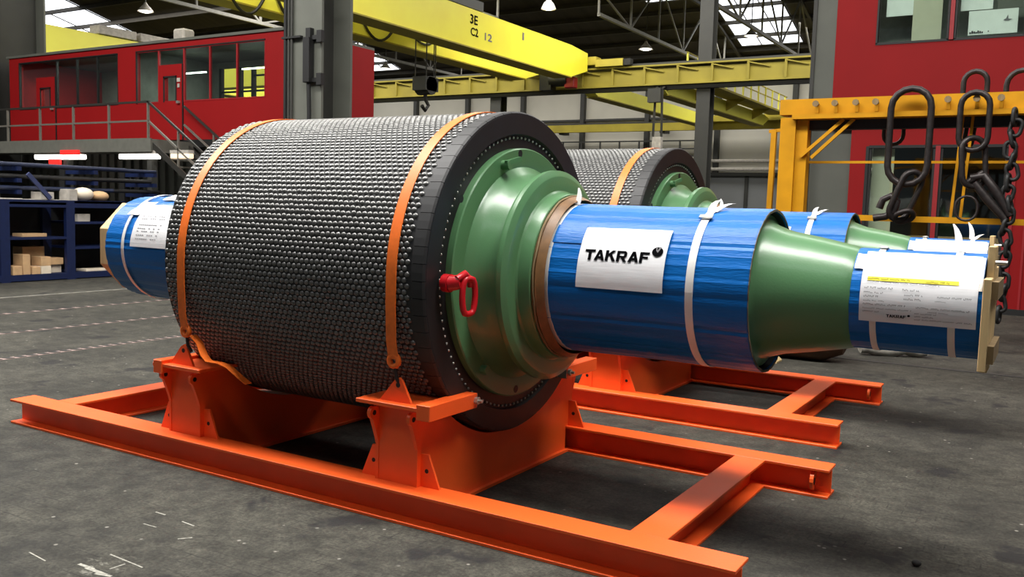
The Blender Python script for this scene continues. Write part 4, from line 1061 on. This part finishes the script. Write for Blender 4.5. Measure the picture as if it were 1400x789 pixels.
RC = R+.022
def saddle(xa, xb, out):
    # xa<xb plates; out = +1 right saddle, -1 left saddle
    zt = .685; th = .022
    dy = math.sqrt(RC**2-(ZC-zt)**2)
    yl, yr = YC-dy, YC+dy
    y0, y1 = .12, 2*YC-.12
    a_l = math.atan2(zt-ZC, yl-YC); n = 28
    arc = []
    for k in range(n+1):
        a = (PI+math.asin((ZC-zt)/RC))+(PI-2*math.asin((ZC-zt)/RC))*k/n
        arc.append((YC+RC*math.cos(a), ZC+RC*math.sin(a)))
    poly = [(y0, .2), (BW, .2), (BW, .025), (YF, .025), (YF, .2), (y1, .2), (y1, zt)]+list(reversed(arc))+[(y0, zt)]
    for x in (xa, xb):
        obj('saddle_plate', MB().prism(poly, 0, x-th/2, x+th/2), ORANGE, cr, fix=True)
        # ears flaring forward under the top plate
        for sg, yy in ((-1, y0), (1, y1)):
            ear = [(yy+sg*0, zt-.03)]
            cy, cz, er = yy+sg*.045, zt-.06, .04
            ear += [(cy+sg*er*math.sin(a), cz+er*math.cos(a)) for a in [k*PI/8 for k in range(0, 8)]]
            ear += [(yy+sg*.05, cz-.06), (yy+sg*.03, cz-.11), (yy+sg*.01, cz-.165), (yy, cz-.2)]
            e_ = obj('ear_lug', MB().prism(ear, 0, x-.013, x+.013), ORANGE, cr, fix=True)
            obj('lug_hole', MB().tube([(x-.0145, cy, cz), (x+.0145, cy, cz)], .016, 12), DARK, e_)
    # cheek plates closing the box front and rear
    obj('cheek_plate', MB().box(xa+th/2, xb-th/2, y0+.004, y0+.024, .2, zt), ORANGE, cr)
    obj('cheek_plate', MB().box(xa+th/2, xb-th/2, y1-.024, y1-.004, .2, zt), ORANGE, cr)
    # bed plate following the arc, and bottom strip
    m_ = MB(); o = 0
    for (y, z) in arc:
        d = Vector((y-YC, z-ZC)).normalized()
        for q in (0, .018):
            m_.v += [(xa+th/2, y+d.x*q, z+d.y*q), (xb-th/2, y+d.x*q, z+d.y*q)]
    for k in range(n):
        i = k*4; m_.f += [(i, i+1, i+5, i+4), (i+3, i+2, i+6, i+7)]
    obj('bed_plate', m_, ORANGE, cr, fix=True)
    # rubber strip between drum and bed
    obj('floor_strip', MB().box(xa-.04, xb+.04, BW, YF, .004, .024), ORANGE, cr)
    # top plates, lashing lugs, stop bars, gussets at both sides
    for sg in (-1, 1):
        def my(y): return y if sg < 0 else 2*YC-y
        def bx(x0, x1, ya, yb, z0, z1): return MB().box(x0, x1, min(my(ya), my(yb)), max(my(ya), my(yb)), z0, z1)
        px0, px1 = (xa-(.1 if out > 0 else .075), xb+.11)
        obj('top_plate', bx(px0, px1, .03, .40, zt, zt+.025), ORANGE, cr, bevel=.003)
        xm = (xa+xb)/2
        tri = [(xm-.11, zt+.025), (xm+.13, zt+.025), (xm+.06, zt+.155), (xm+.035, zt+.175), (xm+.0, zt+.155)]
        yy = my(.10)
        lg = obj('lashing_lug', MB().prism(tri, 1, yy-.009, yy+.009), ORANGE, cr, fix=True)
        obj('lug_hole', MB().tube([(xm+.03, yy-.011, zt+.13), (xm+.03, yy+.011, zt+.13)], .016, 12), DARK, lg)
        obj('lug_stiffener', MB().prism([(my(.109), zt+.025), (my(.17), zt+.025), (my(.109), zt+.1)], 0, xm-.04, xm-.026), ORANGE, cr, fix=True)
        # stop bar: square tube running inwards along the drum end
        sx0, sx1 = (px1-.04, px1+.06) if out > 0 else (px0+.02, px0+.11)
        sb = obj('stop_bar', bx(sx0, sx1, .02, .52, zt-.045, zt+.05), ORANGE, cr, bevel=.004)
        obj('end_cap', bx(sx0+.004, sx1-.004, .52, .526, zt-.04, zt+.046), STEEL, sb)
        bxm = (sx0+sx1)/2
        hx = sx1 if out > 0 else sx0
        obj('stop_bolt', MB().tube([(hx, my(.50), zt+.005), (hx+out*.05, my(.50), zt+.005)], .011, 8).tube([(hx, my(.50), zt+.005), (hx+out*.024, my(.50), zt+.005)], .024, 6), STEEL, sb)
        # triangular gussets on the beam
        for (x, s2) in ((xb+th/2, 1), (xa-th/2, -1)):
            yg = my(.165)
            g = obj('gusset', MB().prism([(x, .2), (x+s2*.14, .2), (x+s2*.055, .40), (x, .40)], 1, yg-.008, yg+.008), ORANGE, cr, fix=True)
            obj('lug_hole', MB().tube([(x+s2*.045, yg-.0095, .30), (x+s2*.045, yg+.0095, .30)], .014, 10), DARK, g)
saddle(.735, 1.035, 1)
saddle(-1.205, -.895, -1)

# ------------------------------------------------------------------ orange lashing straps
SR = R+.006
def strap(x, wd, label, tailed):
    zl = .685+.155
    t = thing('lashing_strap', (x, YC, zl), label, 'strap', 'orange straps round the pulley drums')
    yf_, yb_ = YC-SR, YC+SR
    pts = [(x, .075, zl+.13), (x, yf_+.01, zl+.25), (x, yf_, ZC-.15)]
    pts += [tuple(ang_pt(x, SR, a)) for a in range(0, 181, 4)]
    pts += [(x, yb_, ZC-.15), (x, yb_-.01, zl+.25), (x, 2*YC-.075, zl+.13)]
    obj('webbing', MB().ribbon(pts, (wd/2, 0, 0), .005), STRAPO, t, smooth=40)
    for sg in (-1, 1):
        yy = .085 if sg < 0 else 2*YC-.085
        kn = obj('shackle', MB().tube([(x+.035*math.cos(a), yy, zl+.12+.035*math.sin(a)) for a in [2*PI*k/12 for k in range(12)]], .018, 8, closed=True), STRAPO, t, smooth=60)
        obj('hook', MB().tube([(x+.01, yy, zl+.09), (x+.02, yy+.0, zl+.02), (x+.035, yy-sg*.02, zl-.03)], .012, 8), CHAIN, kn, smooth=60)
    if tailed:
        tl = [(-.93, .10, .93), (-.85, .09, .885), (-.78, .07, .81), (-.72, .06, .775), (-.62, .08, .77), (-.56, .10, .745), (-.50, .14, .68), (-.46, .18, .63)]
        obj('loose_tail', MB().ribbon(tl, (0, .03, .0), .004), STRAPO, t, smooth=40)
    return t
s1 = strap(.885, .075, 'orange lashing strap over the green hub end of the front pulley', False)
s2s = strap(-.985, .075, 'orange lashing strap with loose tail, over the far left end of the front pulley', True)

# ------------------------------------------------------------------ second pulley and cradle behind
DX, DY = -.2258, 3.4316
p2 = copy_tree(pul); p2.location += Vector((DX+.03, DY, 0)); p2['label'] = 'studded drum pulley with green hub standing behind the front pulley'
c2 = copy_tree(cr); c2.location += Vector((DX, DY, 0)); c2['label'] = 'orange steel transport cradle under the rear pulley'
for s, lab in ((s1, 'orange lashing strap over the green hub end of the rear pulley'),):
    q = copy_tree(s); q.location += Vector((DX, DY, 0)); q['label'] = lab
